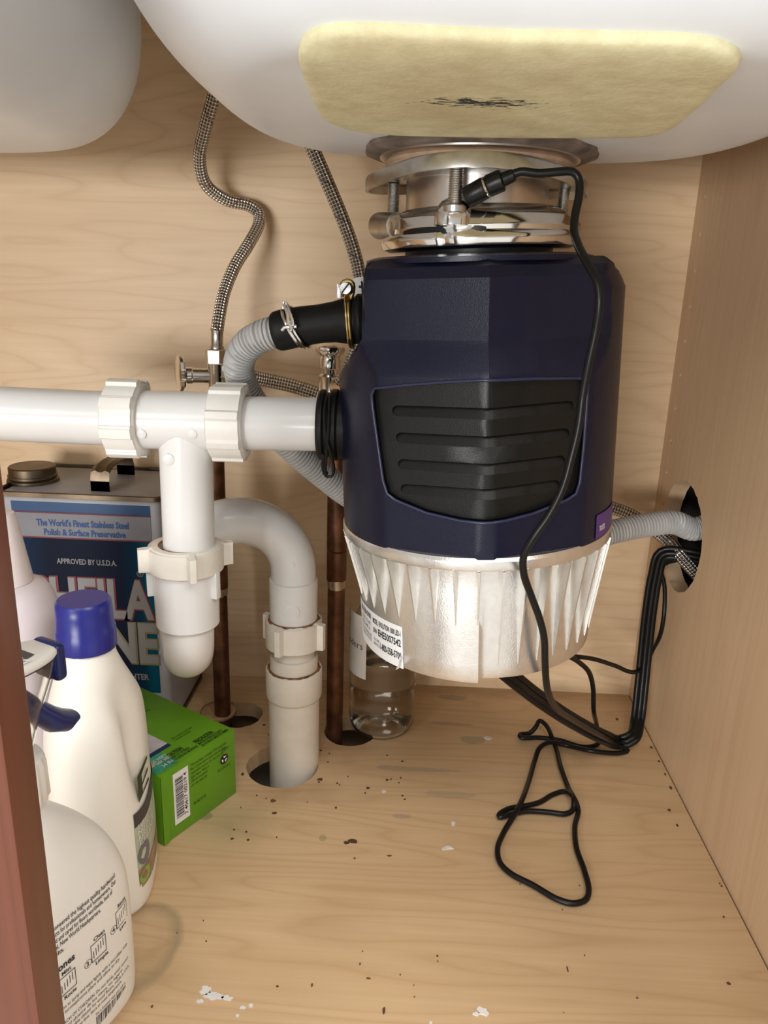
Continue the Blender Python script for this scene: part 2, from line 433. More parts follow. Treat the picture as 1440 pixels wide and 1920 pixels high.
# ------------------------------------------------------------------ sink
def bowl_fn(xc, yc, a, b, zb, H, s0, n, p):
    def z(x, y):
        s = ((abs(x-xc)/a)**n+(abs(y-yc)/b)**n)**(1/n)
        if s <= s0: return zb
        t = min(1, (s-s0)/(1-s0)); return zb+H*(1-max(0, 1-t**p)**(1/p))
    return z
def bowl_geo(xc, yc, a, b, zb, H, s0, n, p, seg=128):
    rings = []
    dirs = supr(1, 1, n, seg)
    ss = [.02, .2, .4, s0] + [s0+(1-s0)*math.sin(PI/2*k/26) for k in range(1, 27)]
    for s in ss:
        t = max(0, (s-s0)/(1-s0)); zz = zb+H*(1-max(0, 1-t**p)**(1/p))
        rings.append([Vector((xc+a*s*dx, yc+b*s*dy, zz)) for dx, dy in dirs])
    rings.append([Vector((v.x, v.y, .7195)) for v in rings[-1]])
    return loft(rings, True, False)
RB = dict(xc=.045, yc=.440, a=.197, b=.196, zb=.5165, H=.13, s0=.66, n=3.2, p=2.0)
LB = dict(xc=-.366, yc=.437, a=.190, b=.185, zb=.514, H=.075, s0=.72, n=4.0, p=2.1)
zr = bowl_fn(**RB)
sink = thing('double_bowl_sink', 'white enamel double-bowl sink seen from below, with a yellowed pad under the right bowl', 'sink', (-.14, .44, .517))
obj('bowl', bowl_geo(**RB), M_ENAMEL, sink, label='right white bowl with the drain')
obj('bowl', bowl_geo(**LB), M_ENAMEL, sink, label='left white bowl')
# yellow sound-deadening pad
mt, nt, bs = newmat('yellow_pad'); M_PAD = mt
tc = N(nt, 'ShaderNodeTexCoord')
n1 = N(nt, 'ShaderNodeTexNoise', Scale=60.0, Detail=6.0, Roughness=.7); nt.links.new(tc.outputs['Object'], n1.inputs['Vector'])
n2 = N(nt, 'ShaderNodeTexNoise', Scale=9.0, Detail=3.0); nt.links.new(tc.outputs['Object'], n2.inputs['Vector'])
c = ramp(nt, n1.outputs[0], [(.3, (.64, .58, .35)), (.62, (.80, .76, .49)), (.8, (.85, .82, .60))])
c = mix(nt, ramp(nt, n2.outputs[0], [(.5, (0, 0, 0)), (.75, (.5, .5, .5))]), c, (.50, .37, .19))
pc = at(905, 183, Z=.515) - Vector((-.14, .44, .517))
mp = N(nt, 'ShaderNodeMapping'); mp.inputs['Location'].default_value = tuple(-pc); nt.links.new(tc.outputs['Object'], mp.inputs['Vector'])
mp2 = N(nt, 'ShaderNodeMapping'); mp2.inputs['Scale'].default_value = (42, 110, 0); nt.links.new(mp.outputs[0], mp2.inputs['Vector'])
ln = N(nt, 'ShaderNodeVectorMath', operation='LENGTH'); nt.links.new(mp2.outputs[0], ln.inputs[0])
mp3 = N(nt, 'ShaderNodeMapping'); mp3.inputs['Scale'].default_value = (90, 260, 90); nt.links.new(mp.outputs[0], mp3.inputs['Vector'])
n3 = N(nt, 'ShaderNodeTexNoise', Scale=1.6, Detail=5.0, Roughness=.65); nt.links.new(mp3.outputs[0], n3.inputs['Vector'])
dk = mathn(nt, 'SUBTRACT', mathn(nt, 'ADD', n3.outputs[0], .12), mathn(nt, 'MULTIPLY', ln.outputs['Value'], .22))
c = mix(nt, ramp(nt, dk, [(.44, (0, 0, 0)), (.5, (1, 1, 1))]), c, (.045, .042, .038))
nt.links.new(c, bs.inputs['Base Color']); bs.inputs['Roughness'].default_value = .75
bp = N(nt, 'ShaderNodeBump', Strength=.5, Distance=.0012); nt.links.new(n1.outputs[0], bp.inputs['Height']); nt.links.new(bp.outputs[0], bs.inputs['Normal'])
def on_bowl(px, py):
    z = .517
    for _ in range(12):
        p = at(px, py, Z=z); z = .6*z+.4*min(zr(p.x, p.y), .56)
    return p
corner = [(563, 92), (1392, 108), (1236, 243), (606, 226)]
outl = [(564, 110), (562, 88), (575, 62), (610, 46), (680, 42), (800, 47), (960, 55), (1130, 58), (1280, 62), (1345, 72), (1385, 92), (1384, 112), (1345, 152), (1290, 205), (1250, 234), (1215, 243), (1100, 246), (960, 246), (830, 244), (720, 240), (650, 230), (612, 214), (594, 190), (578, 150)]
po = [on_bowl(*q) for q in outl]
po = spline(po+[po[0]], .004)[:-1]
ctr = sum(po, Vector())/len(po)
rings = []
for s, dz in ((1.0, .001), (1.006, -.0012), (1.0, -.0030), (.985, -.0036), (.95, -.0036), (.85, -.0036), (.7, -.0036), (.5, -.0036), (.3, -.0036), (.1, -.0036)):
    rg = []
    for q in po:
        x, y = ctr.x+(q.x-ctr.x)*s, ctr.y+(q.y-ctr.y)*s
        rg.append(Vector((x, y, min(zr(x, y), .57)+dz)))
    rings.append(rg)
obj('sound_pad', loft(rings, False, True), M_PAD, sink, label='yellowed sound-deadening pad with a black scrape')

# ------------------------------------------------------------------ disposer frame
DY = .53
TT = at(899, 285, Y=DY); BB = at(888, 1172, Y=DY)
AX = (TT-BB).normalized()
DM = frame(TT, AX, (1, 0, 0)); DMI = DM.inverted()
def dz(py, dy=0, px=905): return (DMI @ at(px, py, Y=DY+dy)).z
def dl(px, py, dy=0): return DMI @ at(px, py, Y=DY+dy)
# ------------------------------------------------------------------ sink mount
SM = Matrix.Translation(TT)
mount = thing('disposer_mount', 'steel sink-flange mount with three long screws above the navy disposer', 'mount', TT)
obj('putty_ring', lathe([(.040, .002), (.0735, .002), (.0725, -.002), (.066, -.0045), (.040, -.0045)], 96, SM,
    rf=lambda t, r, z: r*(1+(.02*math.sin(5*t+1)+.008*math.sin(11*t)+.006*math.sin(17*t+2))*(r > .065)), loop=True), M_PUTTY, mount, label='dirty brown putty ring')
obj('flange', lathe([(.040, -.003), (.0625, -.003), (.0625, -.0055), (.059, -.0075), (.040, -.0075)], 72, SM, loop=True), M_STEEL, mount)
obj('fibre_gasket', join(lathe([(.044, -.0073), (.0585, -.0073), (.059, -.0085), (.0585, -.0097), (.044, -.0097)], 72, SM, loop=True),
                        lathe([(.044, -.0098), (.0585, -.0098), (.059, -.0110), (.0585, -.0122), (.044, -.0122)], 72, SM, loop=True)), M_FIBER, mount)
SCR = [at(855, 340, Y=DY-.060), at(738, 360, Y=DY+.010), at(1057, 365, Y=DY+.022)]
SA = [math.atan2(p.y-TT.y, p.x-TT.x) for p in SCR]
def lob(t, r, z):
    if r < .05: return r
    return r*(1+.10*max(0, max(math.cos(t-a) for a in SA))**6)
def bent(g):
    for v in g[0]:
        t = math.atan2(v.y, v.x); v.z += -.0035+.0065*math.sin(t)**2
    return xf(g, SM)
obj('backup_ring', bent(lathe([(.0465, -.0118), (.060, -.0118), (.0645, -.0126), (.0655, -.0145), (.0655, -.0212), (.0635, -.0212), (.063, -.0162), (.060, -.0150), (.0465, -.0150)], 120, None, rf=lob, loop=True)), M_ZINC, mount)
obj('sleeve', lathe([(.0452, -.004), (.0452, -.046), (.0440, -.046), (.0440, -.004)], 72, SM, loop=True), M_STEEL, mount, label='brushed steel sleeve')
obj('snap_ring', lathe([(.0452, -.0155), (.0470, -.0155), (.0470, -.0185), (.0452, -.0185)], 72, SM, loop=True), M_ZINC, mount)
for k, (p, yb) in enumerate(zip(SCR, (380, 402, 403))):
    zt = TT.z-.0135; zb_ = at(p.x*0+(855, 738, 1057)[k], yb, Y=p.y).z-.004
    pr = []; n = int((zt-zb_)/.0006)
    for i in range(n+1):
        pr.append((.0042 if i % 2 else .0034, zb_+(zt-zb_)*i/n))
    s = obj('screw', lathe(pr, 16, Matrix.Translation((p.x, p.y, 0))), M_ZINC, mount, sharp=70)
    obj('screw_nut', lathe([(.0055, zb_-.002), (.0068, zb_-.001), (.0068, zb_+.0022), (.0045, zb_+.0034)], 20, Matrix.Translation((p.x, p.y, 0))), M_ZINC, s)
# lower locking ring
z0, z1, z2, z3 = dz(383, -.045), dz(402, -.058), dz(430, -.062), dz(464, -.060)
lr = obj('locking_ring', lathe([(.044, z0+.001), (.050, z0), (.0555, z0-.003), (.0590, z1), (.0598, (z1+z2)/2), (.0605, z2+.003), (.0600, z2+.0005), (.0625, z2-.0015), (.0632, z2-.004), (.0632, z3+.005), (.0618, z3+.0015), (.058, z3), (.048, z3), (.048, z3+.004), (.044, z3+.004)],
    128, DM, rf=lambda t, r, z: r*(1+(.035*max(0, math.cos(t-SA[0]))**60 if z > z2 else .0)-(.028*max(0, math.cos(t-(SA[0]-.13)))**1200 if z < z2 and r > .06 else 0)), loop=True), M_CHROME, mount, label='shiny stamped locking ring')
def on_ring(px, py, R):
    d = (at(px, py, Y=1)-CAM); o = DMI @ CAM; e = DMI.to_3x3() @ d
    A = e.x**2+e.y**2; B = o.x*e.x+o.y*e.y; Cc = o.x**2+o.y**2-R*R
    t = (-B-math.sqrt(max(0, B*B-A*Cc)))/A
    return o+e*t
a0 = on_ring(757, 421, .061); a1 = on_ring(912, 421, .061)
t0, t1 = math.atan2(a0.y, a0.x), math.atan2(a1.y, a1.x)
sl = []
for r in (.0585, .0614):
    for i in range(25):
        t = t0+(t1-t0)*i/24; e = 1-.5*(abs(i/24-.5)*2)**6
        for zz in (z2+.0026*e, z2-.0014*e):
            sl.append(DM @ Vector((r*math.cos(t), r*math.sin(t), zz)))
fa = []
for i in range(24):
    a, b, c, d = 2*i, 2*i+1, 2*i+3, 2*i+2; k = 50
    fa += [(a+k, d+k, c+k, b+k), (a, b, c, d), (a, d, d+k, a+k), (b, b+k, c+k, c)]
fa += [(0, 50, 51, 1), (48, 49, 99, 98)]
obj('slot', (sl, fa), M_BLACK, lr, label='black band for the dark slot opening')  # black strip on the ring, painted for the shade inside the slot
# dome under the front screw and two rolled ears
dm = SCR[0]; dzl = at(855, 392, Y=dm.y).z
obj('dome', lathe([(.0001, .0070), (.004, .0064), (.0075, .0045), (.0100, .0012), (.0112, -.003), (.0112, -.0085), (.009, -.0095)], 32, Matrix.Translation((dm.x, dm.y+.0065, dzl))), M_CHROME, lr)
for (px, py, yy, ax) in ((728, 424, DY-.014, (.55, -.83, -.05)), (1054, 430, DY-.012, (-.55, -.85, 0))):
    c = at(px, py, Y=yy); Mx = frame(c, ax)
    obj('rolled_ear', lathe([(.0082, -.011), (.0082, .011), (.0068, .0112), (.0066, -.011)], 32, Mx, loop=True), M_ZINC, lr)

# ------------------------------------------------------------------ garbage disposer
disp = thing('garbage_disposer', 'navy and silver garbage disposer hanging under the sink', 'garbage disposer', BB)
ZN0 = dz(971); ZNT = dz(488)
RS = .0930
zz640, zz712, zz520, zz497 = dz(640, -.088), dz(712, -.095), dz(520, -.08), dz(498, -.074)
RIGHT = sorted([(ZNT, .0725), (dz(513, 0), .082), (dz(541, 0), .0915), (dz(560, 0), .0925), (ZN0, RS)])
LEFT = sorted([(ZNT, .0700), (dz(500, 0), .0712), (dz(545, 0), .0722), (dz(622, 0), .0738), (dz(692, 0), .0925), (ZN0, RS+.001)])
BACK = sorted([(ZNT, .078), (dz(541, 0), .0915), (ZN0, RS)])
FRONT = sorted([(ZNT, .070), (zz497, .0820), (zz520, .0872), (zz640, .0852), (zz640-.0012, .0856), (zz712+.002, .0930), (zz712, .0935), (ZN0, .0950)])
TN = math.radians(22)
def facet(d, x):   # distance of the front surface from the axis at local x
    pl = (d*.932-abs(x)*math.sin(TN))/math.cos(TN)
    return pl
def cover_r(t, z):
    c, s = math.cos(t), math.sin(t)
    R = RS+.0006; lim = R
    if c > 0: lim = min(lim, interp(RIGHT, z)/max(c, 1e-4))
    if c < 0: lim = min(lim, interp(LEFT, z)/max(-c, 1e-4))
    if s > 0: lim = min(lim, interp(BACK, z)/max(s, 1e-4)) if s > .3 else lim
    if s < 0:
        d = interp(FRONT, z)*.932
        for sg in (-1, 1):
            n = Vector((sg*math.sin(TN), -math.cos(TN))); k = n.x*c+n.y*s
            if k > .2: lim = min(lim, d/k)
    base = interp(sorted([(ZNT, .088), (dz(513), .090), (dz(541), .0932), (ZN0, RS+.0006)]), z)
    return min(lim, base)
zs = sorted(set([ZN0+.0012, ZN0+.004] + [ZN0+(ZNT-ZN0)*i/40 for i in range(1, 40)] + [zz640, zz640-.0015, zz712, zz712+.002, zz497, zz520, dz(692), dz(622), dz(545), dz(541), dz(513)]))
zs = [z for z in zs if ZN0 < z < ZNT-.001]
NA = 240; rings = []
def ring(z, k=1.0): return [DM @ Vector((cover_r(2*PI*j/NA+PI/NA*0, z)*k*math.cos(2*PI*j/NA), cover_r(2*PI*j/NA, z)*k*math.sin(2*PI*j/NA), z)) for j in range(NA)]
rings.append(ring(ZN0, .97)); rings += [ring(z) for z in zs]; rings.append(ring(ZNT-.001, .995)); rings.append([v+AX*.001 for v in ring(ZNT-.001, .97)])
cover = obj('cover', loft(rings), M_NAVY, None, label='faceted navy plastic cover', sharp=18)
def front_y(x, z, inset=0):
    d = interp(FRONT, z)
    pl = facet(d, x); cr = math.sqrt(max(0, (RS+.0006)**2-x*x))
    return -(min(pl, cr)-inset)
GO = [(702, 728), (760, 722), (840, 716), (908, 713), (1000, 710), (1086, 709), (1097, 712), (1102, 722), (1100, 760), (1094, 840), (1087, 905), (1080, 926), (1064, 937), (1000, 963), (950, 976), (908, 981), (860, 976), (800, 962), (742, 938), (726, 926), (718, 900), (708, 830), (699, 765), (697, 740)]
def loc_front(px, py):
    z = dz(py, -.09, px); x = 0
    for _ in range(6):
        q = dl(px, py, front_y(x, z)); x, z = q.x, q.z
    return x, z
go = [loc_front(*q) for q in GO]
gc = (0.0, sum(q[1] for q in go)/len(go))
# densify outline
gd = []
for a, b in zip(go, go[1:]+go[:1]):
    n = max(1, int(math.hypot(b[0]-a[0], b[1]-a[1])/.004))
    gd += [(a[0]+(b[0]-a[0])*k/n, a[1]+(b[1]-a[1])*k/n) for k in range(n)]
g2 = []
for a, b in zip(gd, gd[1:]+gd[:1]):      # put a vertex exactly on the centre crease
    if abs(a[0]) > 4e-4: g2.append(a)
    if a[0]*b[0] < 0:
        t = a[0]/(a[0]-b[0]); g2.append((0.0, a[1]+(b[1]-a[1])*t))
gd = g2
def patch(outline, c, y_of, steps=(0, .25, .5, .75, .9, 1.0), scale=1.0):
    """rings from the centre to the outline, on the surface y_of(x, z)"""
    R = []
    for s in steps[1:]:
        R.append([Vector((c[0]+(x-c[0])*s*scale, 0, c[1]+(z-c[1])*s*scale)) for x, z in outline])
    for r_ in R:
        for v in r_: v.y = y_of(v.x, v.z)
    return R
def slab(outline, c, y0, y1, scale=1.0, steps=(0, .2, .4, .6, .8, .92, 1.0)):
    A = patch(outline, c, y0, steps, scale); B = patch(outline, c, y1, steps, scale)
    return loft(A+B[::-1], True, True)
DEP = .0055
cut = slab(gd, gc, lambda x, z: front_y(x, z, DEP+.008), lambda x, z: -.125)
boolean(cover, [xf(cut, DM)])
cover.data.set_sharp_from_angle(angle=math.radians(18))
# parent the cover with its offset kept
for v in cover.data.vertices: v.co -= BB
cover.parent = disp; LOC[cover] = BB
panel = obj('grille_panel', xf(slab(gd, gc, lambda x, z: front_y(x, z, DEP+.0078), lambda x, z: front_y(x, z, DEP-.0012), scale=.985), DM), M_BLACK, None, label='recessed black grille panel', sharp=25)
slat_px = [((735, 772), (1078, 763)), ((742, 823), (1070, 815)), ((746, 873), (1062, 866)), ((751, 920), (1052, 912))]
cuts, slats = [], []
for (l, r) in slat_px:
    (xa, za), (xb, zb_) = loc_front(*l), loc_front(*r)
    hw = .0033; out = []
    L = math.hypot(xb-xa, zb_-za); ux, uz = (xb-xa)/L, (zb_-za)/L
    def P(s, w): return (xa+ux*s-uz*w, za+uz*s+ux*w)
    nn = 40
    out = [P(hw+(L-2*hw)*k/nn, hw) for k in range(nn+1)]
    out += [P(L-hw+hw*math.cos(a), hw*math.sin(a)) for a in [PI/2-PI*k/8 for k in range(1, 8)]]
    out += [P(L-hw-(L-2*hw)*k/nn, -hw) for k in range(nn+1)]
    out += [P(hw-hw*math.cos(a), -hw*math.sin(a)) for a in [PI/2-PI*k/8 for k in range(1, 8)]]
    def ramp_y(x, z, xa=xa, za=za, ux=ux, uz=uz):
        w = -(x-xa)*uz+(z-za)*ux
        return front_y(x, z, DEP-.0012+.0016+.0016*max(-1, min(1, w/hw)))
    n = len(out)
    top = [Vector((x, 0, z)) for x, z in out]
    g = loft([[Vector((x, front_y(x, z, DEP+.006), z)) for x, z in out], [Vector((x, front_y(x, z, DEP-.008), z)) for x, z in out]], True, True)
    # strip faces for non planar caps
    def pillow(yf, ybk, k=1.0):
        m_ = (xa+xb)/2, (za+zb_)/2
        A = [Vector((x, ybk(x, z), z)) for x, z in out]; B = [Vector((x, yf(x, z), z)) for x, z in out]
        V = A+B; fa = [(j, (j+1) % n, n+(j+1) % n, n+j) for j in range(n)]
        up = list(range(0, nn+1)); dn = list(range(nn+8, 2*nn+9))[::-1]
        for base in (0, n):
            for i in range(nn): fa.append((base+up[i], base+up[i+1], base+dn[i+1], base+dn[i]))
            fa.append(tuple(base+q for q in [up[nn]]+list(range(nn+1, nn+8))+[dn[nn]]))
            fa.append(tuple(base+q for q in [dn[0]]+list(range(2*nn+9, n))+[up[0]]))
        return V, fa
    cuts.append(xf(pillow(lambda x, z: front_y(x, z, -.02), lambda x, z: front_y(x, z, DEP+.02)), DM))
    slats.append(xf(pillow(ramp_y, lambda x, z: front_y(x, z, DEP+.003)), DM))
boolean(panel, cuts)
for v in panel.data.vertices: v.co -= BB
panel.parent = disp; LOC[panel] = BB
for g in slats: obj('slat', g, M_BLACK, panel, sharp=25)
# raised lip around the grille
lip = []
for x, z in gd:
    lip.append(DM @ Vector((x, front_y(x, z, -.0002), z)))
obj('grille_lip', tube([Vector(v) for v in lip]+[lip[0].copy()], .0010, 8, False), simple('navy_lip', (.018, .022, .055), .3), disp, sharp=60)
# black neck between ring and cover
zk = z3
obj('neck', lathe([(.030, zk+.004), (.0475, zk+.003), (.0475, zk-.0025), (.0525, zk-.003), (.0525, zk-.0045), (.0480, zk-.005), (.0480, zk-.0065), (.0510, zk-.007), (.0510, zk-.0085), (.030, ZNT-.004)], 72, DM), M_RUB, disp, label='black rubber neck')
obj('top_plate', lathe([(.03, ZNT+.0025), (.068, ZNT+.0025), (.073, ZNT+.001), (.073, ZNT-.002), (.03, ZNT-.002)], 72, DM, loop=True), M_NAVY, disp)
# silver lower housing
ZB = 0.0+ (DMI @ BB).z
HS = ZN0-ZB
def hr(t, r, z):
    # overlapping sheet seam at the front: the left side stands proud
    a = (t+PI/2+PI) % (2*PI)-PI           # 0 = front, negative = left
    if z < ZN0-.012 and a < 0.0: r += .0018*max(0, 1+a/1.2)*min(1, (ZN0-.012-z)/.03)
    return r
prof = [(.030, ZN0+.003), (.0930, ZN0+.003), (.0944, ZN0+.001), (.0946, ZN0-.003), (.0938, ZN0-.0052), (.0895, ZN0-.0062), (.0856, ZN0-.0082), (.0846, ZN0-.014)]
for k in range(1, 9): prof.append((.0846+(.0828-.0846)*k/8, ZN0-.014+(ZB+.003-ZN0+.014)*k/8))
prof += [(.0822, ZB+.0008), (.0808, ZB), (.070, ZB-.001), (.03, ZB-.003), (.0001, ZB-.003)]
def seam_lathe():
    V, Fa = lathe(prof, 180, None, rf=hr)
    ns = 180
    for i, v in enumerate(V):
        a = (math.atan2(v.y, v.x)+PI/2+PI) % (2*PI)-PI
        if v.z < ZB+.005 and a < 0 and math.hypot(v.x, v.y) > .08: v.z -= .0028*max(0, 1+a/1.3)
    return xf((V, Fa), DM)
low = obj('lower_housing', seam_lathe(), M_ALU, disp, label='silver cast lower housing', sharp=30)
def fin_geo(zbot):
    zt = ZN0-.0055; n = 6; V = []; Fa = []
    ri = lambda z: interp([(ZB, .0822), (ZN0-.014, .0842), (zt, .0846)], z)
    for i in range(n+1):
        z = zt+(zbot-zt)*i/n; f = 1-i/n
        ro = ri(z)+.0010+.0092*f**1.05; w = .0005+.0007*f
        V += [Vector((-w*1.5, -(ri(z)-.001), z)), Vector((-w*.6, -ro, z)), Vector((w*.6, -ro, z)), Vector((w*1.5, -(ri(z)-.001), z))]
    for i in range(n):
        for j in range(3): Fa.append((4*i+j, 4*i+j+1, 4*i+5+j, 4*i+4+j))
    Fa.append((0, 1, 2, 3)); Fa.append((4*n+3, 4*n+2, 4*n+1, 4*n))
    return V, Fa
fL, fR = fin_geo(ZN0-.050), fin_geo(ZB+.010)
mesh_cache = {}
for k in range(-12, 13):
    a = math.radians(9.3*k-2.5)
    key = 'L' if k <= 0 else 'R'
    g = fL if key == 'L' else fR
    Mz = DM @ Matrix.Rotation(a, 4, 'Z')
    if key not in mesh_cache:
        o = obj('fin', g, M_ALU, None, sharp=50); mesh_cache[key] = o.data
    else:
        o = bpy.data.objects.new('fin', mesh_cache[key]); C.objects.link(o)
    o.parent = low; o.matrix_local = Matrix.Translation(-BB) @ Mz
# rating label on the lower left
def low_map(R0):
    def f(x, y):   # x: arc metres from front (negative left), y: metres above the bottom edge
        a = x/.0855; r = .0828+(y/HS)*.0018+R0+.0018*max(0, 1+a/1.2)*(1 if a < 0 else 0)
        return DM @ Vector((r*math.sin(a), -r*math.cos(a), ZB+y))
    return f
st = obj('rating_label', rect_on(low_map(.0006), -.122, -.056, -.001, .030, 24, 4), M_LABELW, disp, label='white printed rating sticker, peeling at its corner')
fm = low_map(.0009)
obj('lettering', join(text_on('MODEL  EVOLUTION 1000 LED-1', .0055, fm, -.0885, .0225, .031, bold=.02),
     text_on('S/N', .005, fm, -.0885, .0155, .005, bold=.02), text_on('EHE5007542', .0072, fm, -.0815, .0150, .024, bold=.02),
     text_on('TOLL FREE', .003, fm, -.0885, .0095, .008), text_on('SERVICE', .003, fm, -.0885, .006, .008), text_on('1-800-558-5700', .0072, fm, -.0795, .0055, .022, bold=.02),
     text_on('800-558-5700', .0055, fm, -.1135, .0235, .022, bold=.02), text_on('VOLTS 115  HP 1', .0045, fm, -.112, .018, .020), text_on('HZ 60  AMPS 10', .0045, fm, -.112, .0135, .018),
     text_on('FOR HOUSEHOLD USE', .0035, fm, -.112, .0095, .020), text_on('THERMALLY PROTECTED', .0035, fm, -.112, .006, .020)), M_INK, st)
pl = [low_map(.0008)(-.056-.0005*k, -.001+.0012*k) for k in range(1, 8)]
cv = []
for k in range(8):
    b0 = low_map(.0008)(-.060, -.0005+.0012*k); e = low_map(.0008)(-.0555, -.0005+.0012*k)
    for j in range(6):
        u = j/5; q = b0.lerp(e, u); q = q+(q-BB-AX*(q-BB).dot(AX)).normalized()*(.009*u*u*(1-k/8))+AX*(.003*u*u*(1-k/8))
        cv.append(q)
obj('peeled_corner', (cv, [(k*6+j, k*6+j+1, (k+1)*6+j+1, (k+1)*6+j) for k in range(7) for j in range(5)]), M_LABELW, st)
# purple badge on the right of the cover
def cov_map(off):
    def f(a, z):
        t = -PI/2+a; r = cover_r(t, z)+off
        return DM @ Vector((r*math.cos(t), r*math.sin(t), z))
    return f
M_PURPLE = simple('purple_badge', (.085, .03, .20), .4)
bz0, bz1 = ZN0+.0035, ZN0+.0195
bd = obj('badge', rect_on(cov_map(.0006), math.radians(50), math.radians(74), bz0, bz1, 16, 4), M_PURPLE, disp, label='purple badge')
obj('lettering', text_on('TRUSTED', .005, lambda x, y: cov_map(.0009)(x/.096, y), math.radians(52.5)*.096, bz0+.0045, .009, bold=.02), M_LABELW, bd)
# outlet: black rubber gasket and wire clamp at the left
oc = dl(618, 796); OA = at(598, 796, Y=DY); OBp = at(655, 798, Y=DY)
OM = frame(OA, OBp-OA)
OL = (OBp-OA).length
obj('outlet_gasket', lathe([(.0192, -.0005), (.0232, 0), (.0245, .0015), (.0245, .004), (.0225, .0055), (.0225, .008), (.0250, .0095), (.0250, .013), (.0228, .0145), (.0228, OL), (.0192, OL)], 56, OM, loop=True), M_RUB, disp, label='black rubber outlet gasket')
w0 = [at(x, y, Y=yy) for x, y, yy in ((612, 745, .512), (608, 780, .504), (611, 820, .503), (620, 850, .506), (626, 880, .510), (622, 893, .511), (612, 893, .511), (606, 882, .510), (606, 860, .507), (607, 852, .506))]
w1 = [at(x, y, Y=yy) for x, y, yy in ((618, 745, .512), (616, 800, .503), (612, 850, .506), (611, 885, .510), (614, 888, .511))]
obj('wire_clip', join(tube(spline(w0, .002), .0011, 8)[:2], tube(spline(w1, .002), .0011, 8)[:2]), M_CORD, disp, label='black wire clip hanging from the gasket')
obj('inlet_boss', lathe([(.0135, 0), (.0150, .001), (.0150, .02), (.012, .022)], 40, frame(at(672, 602, Y=DY), at(700, 600, Y=DY)-at(672, 602, Y=DY))), M_BLACK, disp)
# ------------------------------------------------------------------ white drain plumbing
drain = thing('drain_plumbing', 'white plastic drain pipe with tee and trap running from disposer to floor pipe', 'drain pipe', at(350, 790, Y=DY))
def pipe_between(A, B, r, seg=48, e=.0008):
    L = (B-A).length
    return lathe([(.0001, 0), (r-e, 0), (r, e), (r, L-e), (r-e, L), (.0001, L)], seg, frame(A, B-A))
def slip_nut(P, axis, ro, ri, L, ribs, rh, rw=.10, ph=0, flare=.0):
    """ring nut with raised grip ribs; P is its lower end"""
    def rf(t, r, z):
        if r < ro-.004: return r
        for k in range(ribs):
            d = (t-ph-2*PI*k/ribs+PI) % (2*PI)-PI
            if abs(d) < rw and z < L*.97 and z > L*.03: return r+rh
            if abs(d) < rw*1.35 and z < L*.97 and z > L*.03: return r+rh*.5
        return r
    pr = [(ri, 0), (ro-.0015, 0), (ro, .0012), (ro, L*.05), (ro, L*.5), (ro, L*.95), (ro-.0004, L-.002), (ro-.0025, L), (ri+.0008, L), (ri, L-.001)]
    return lathe(pr, 192, frame(P, axis), rf=rf, loop=True)
YP = DY
A0 = at(-170, 768, Y=.52); A1 = at(232, 786, Y=YP)
obj('pipe', pipe_between(A0, A1, .0190), M_PVC, drain, label='white pipe from the left bowl')
T0 = at(228, 785, Y=YP); T1 = at(438, 792, Y=YP); TC = at(347, 789, Y=YP)
S1 = at(355, 1035, Y=YP)
tee = obj('tee', join(pipe_between(T0, T1, .0205), pipe_between(TC, S1, .0187)), M_PVC, drain, label='white tee fitting', sharp=30)
ax = (T1-T0).normalized()
obj('pipe', pipe_between(at(436, 793, Y=YP), at(606, 796, Y=YP), .0187), M_PVC, drain, label='short white pipe into the disposer')
for px in (283, 375):
    q = at(px, 797, Y=YP); n = Vector((0, -math.cos(.12), -math.sin(.12)))
    obj('ejector_mark', lathe([(.0033, -.0015), (.0033, .0002), (.003, .0004), (.0001, .0004)], 24, frame(q+n*.0205, n)), M_PVC, tee)
n = Vector((0, -math.cos(.05), -math.sin(.05))); q = at(331, 848, Y=YP)
obj('ejector_mark', lathe([(.0040, -.003), (.0040, .0002), (.0036, .0004), (.0001, .0004)], 24, frame(q+n*.0187, n)), M_PVC, tee)
obj('slip_nut', slip_nut(at(210, 784, Y=YP), ax, .0262, .0192, at(272, 787, Y=YP).x-at(210, 784, Y=YP).x, 8, .0022, .13, .2), M_PVCN, drain, label='white ribbed slip nut')
rn = at(400, 791, Y=YP); rn2 = at(464, 793, Y=YP)
obj('slip_nut', slip_nut(rn, rn2-rn, .0262, .0189, (rn2-rn).length, 8, .0016, .10, .45), M_PVCN, drain, label='white ribbed slip nut')
# trap under the tee
def dn(px, py, Y=YP): return at(px, py, Y=Y)
nb, ntp = dn(350, 1066), dn(350, 1018)
upv = (dn(347, 800)-S1).normalized()
NM = nb
obj('slip_nut', slip_nut(nb, upv, .0272, .0192, .0195, 4, .0072, .085, .42), M_PVCO, drain, label='wide cream slip nut with four wings')
obj('stain_ring', lathe([(.0186, 0), (.0226, 0), (.0226, .0006), (.0186, .0006)], 72, frame(nb+upv*.0188, upv), rf=lambda t, r, z: r*(1+.02*math.sin(9*t)) if r > .02 else r, loop=True), M_RUST, drain, label='rusty residue')
zt1 = dn(351, 1168).z; ztop = nb.z+.002
xa_ = nb.x
obj('trap_hub', lathe([(.0190, zt1-.0005), (.0226, zt1), (.0235, zt1+.001), (.0242, ztop), (.019, ztop)], 56, Matrix.Translation((dn(350, 1100).x, YP, 0))), M_PVC, drain, label='trap inlet hub')
for a in (-.35, PI+.35):
    c = Vector((dn(350, 1100).x, YP, ztop-.010)); d = Vector((math.cos(a), math.sin(a), 0))
    Mx = Matrix((d, d.cross(Vector((0, 0, -1))), Vector((0, 0, 1)))).transposed().to_4x4(); Mx.translation = c
    obj('lug', xf(box(.022, .0285, -.003, .003, -.011, .010, .001), Mx), M_PVC, drain)
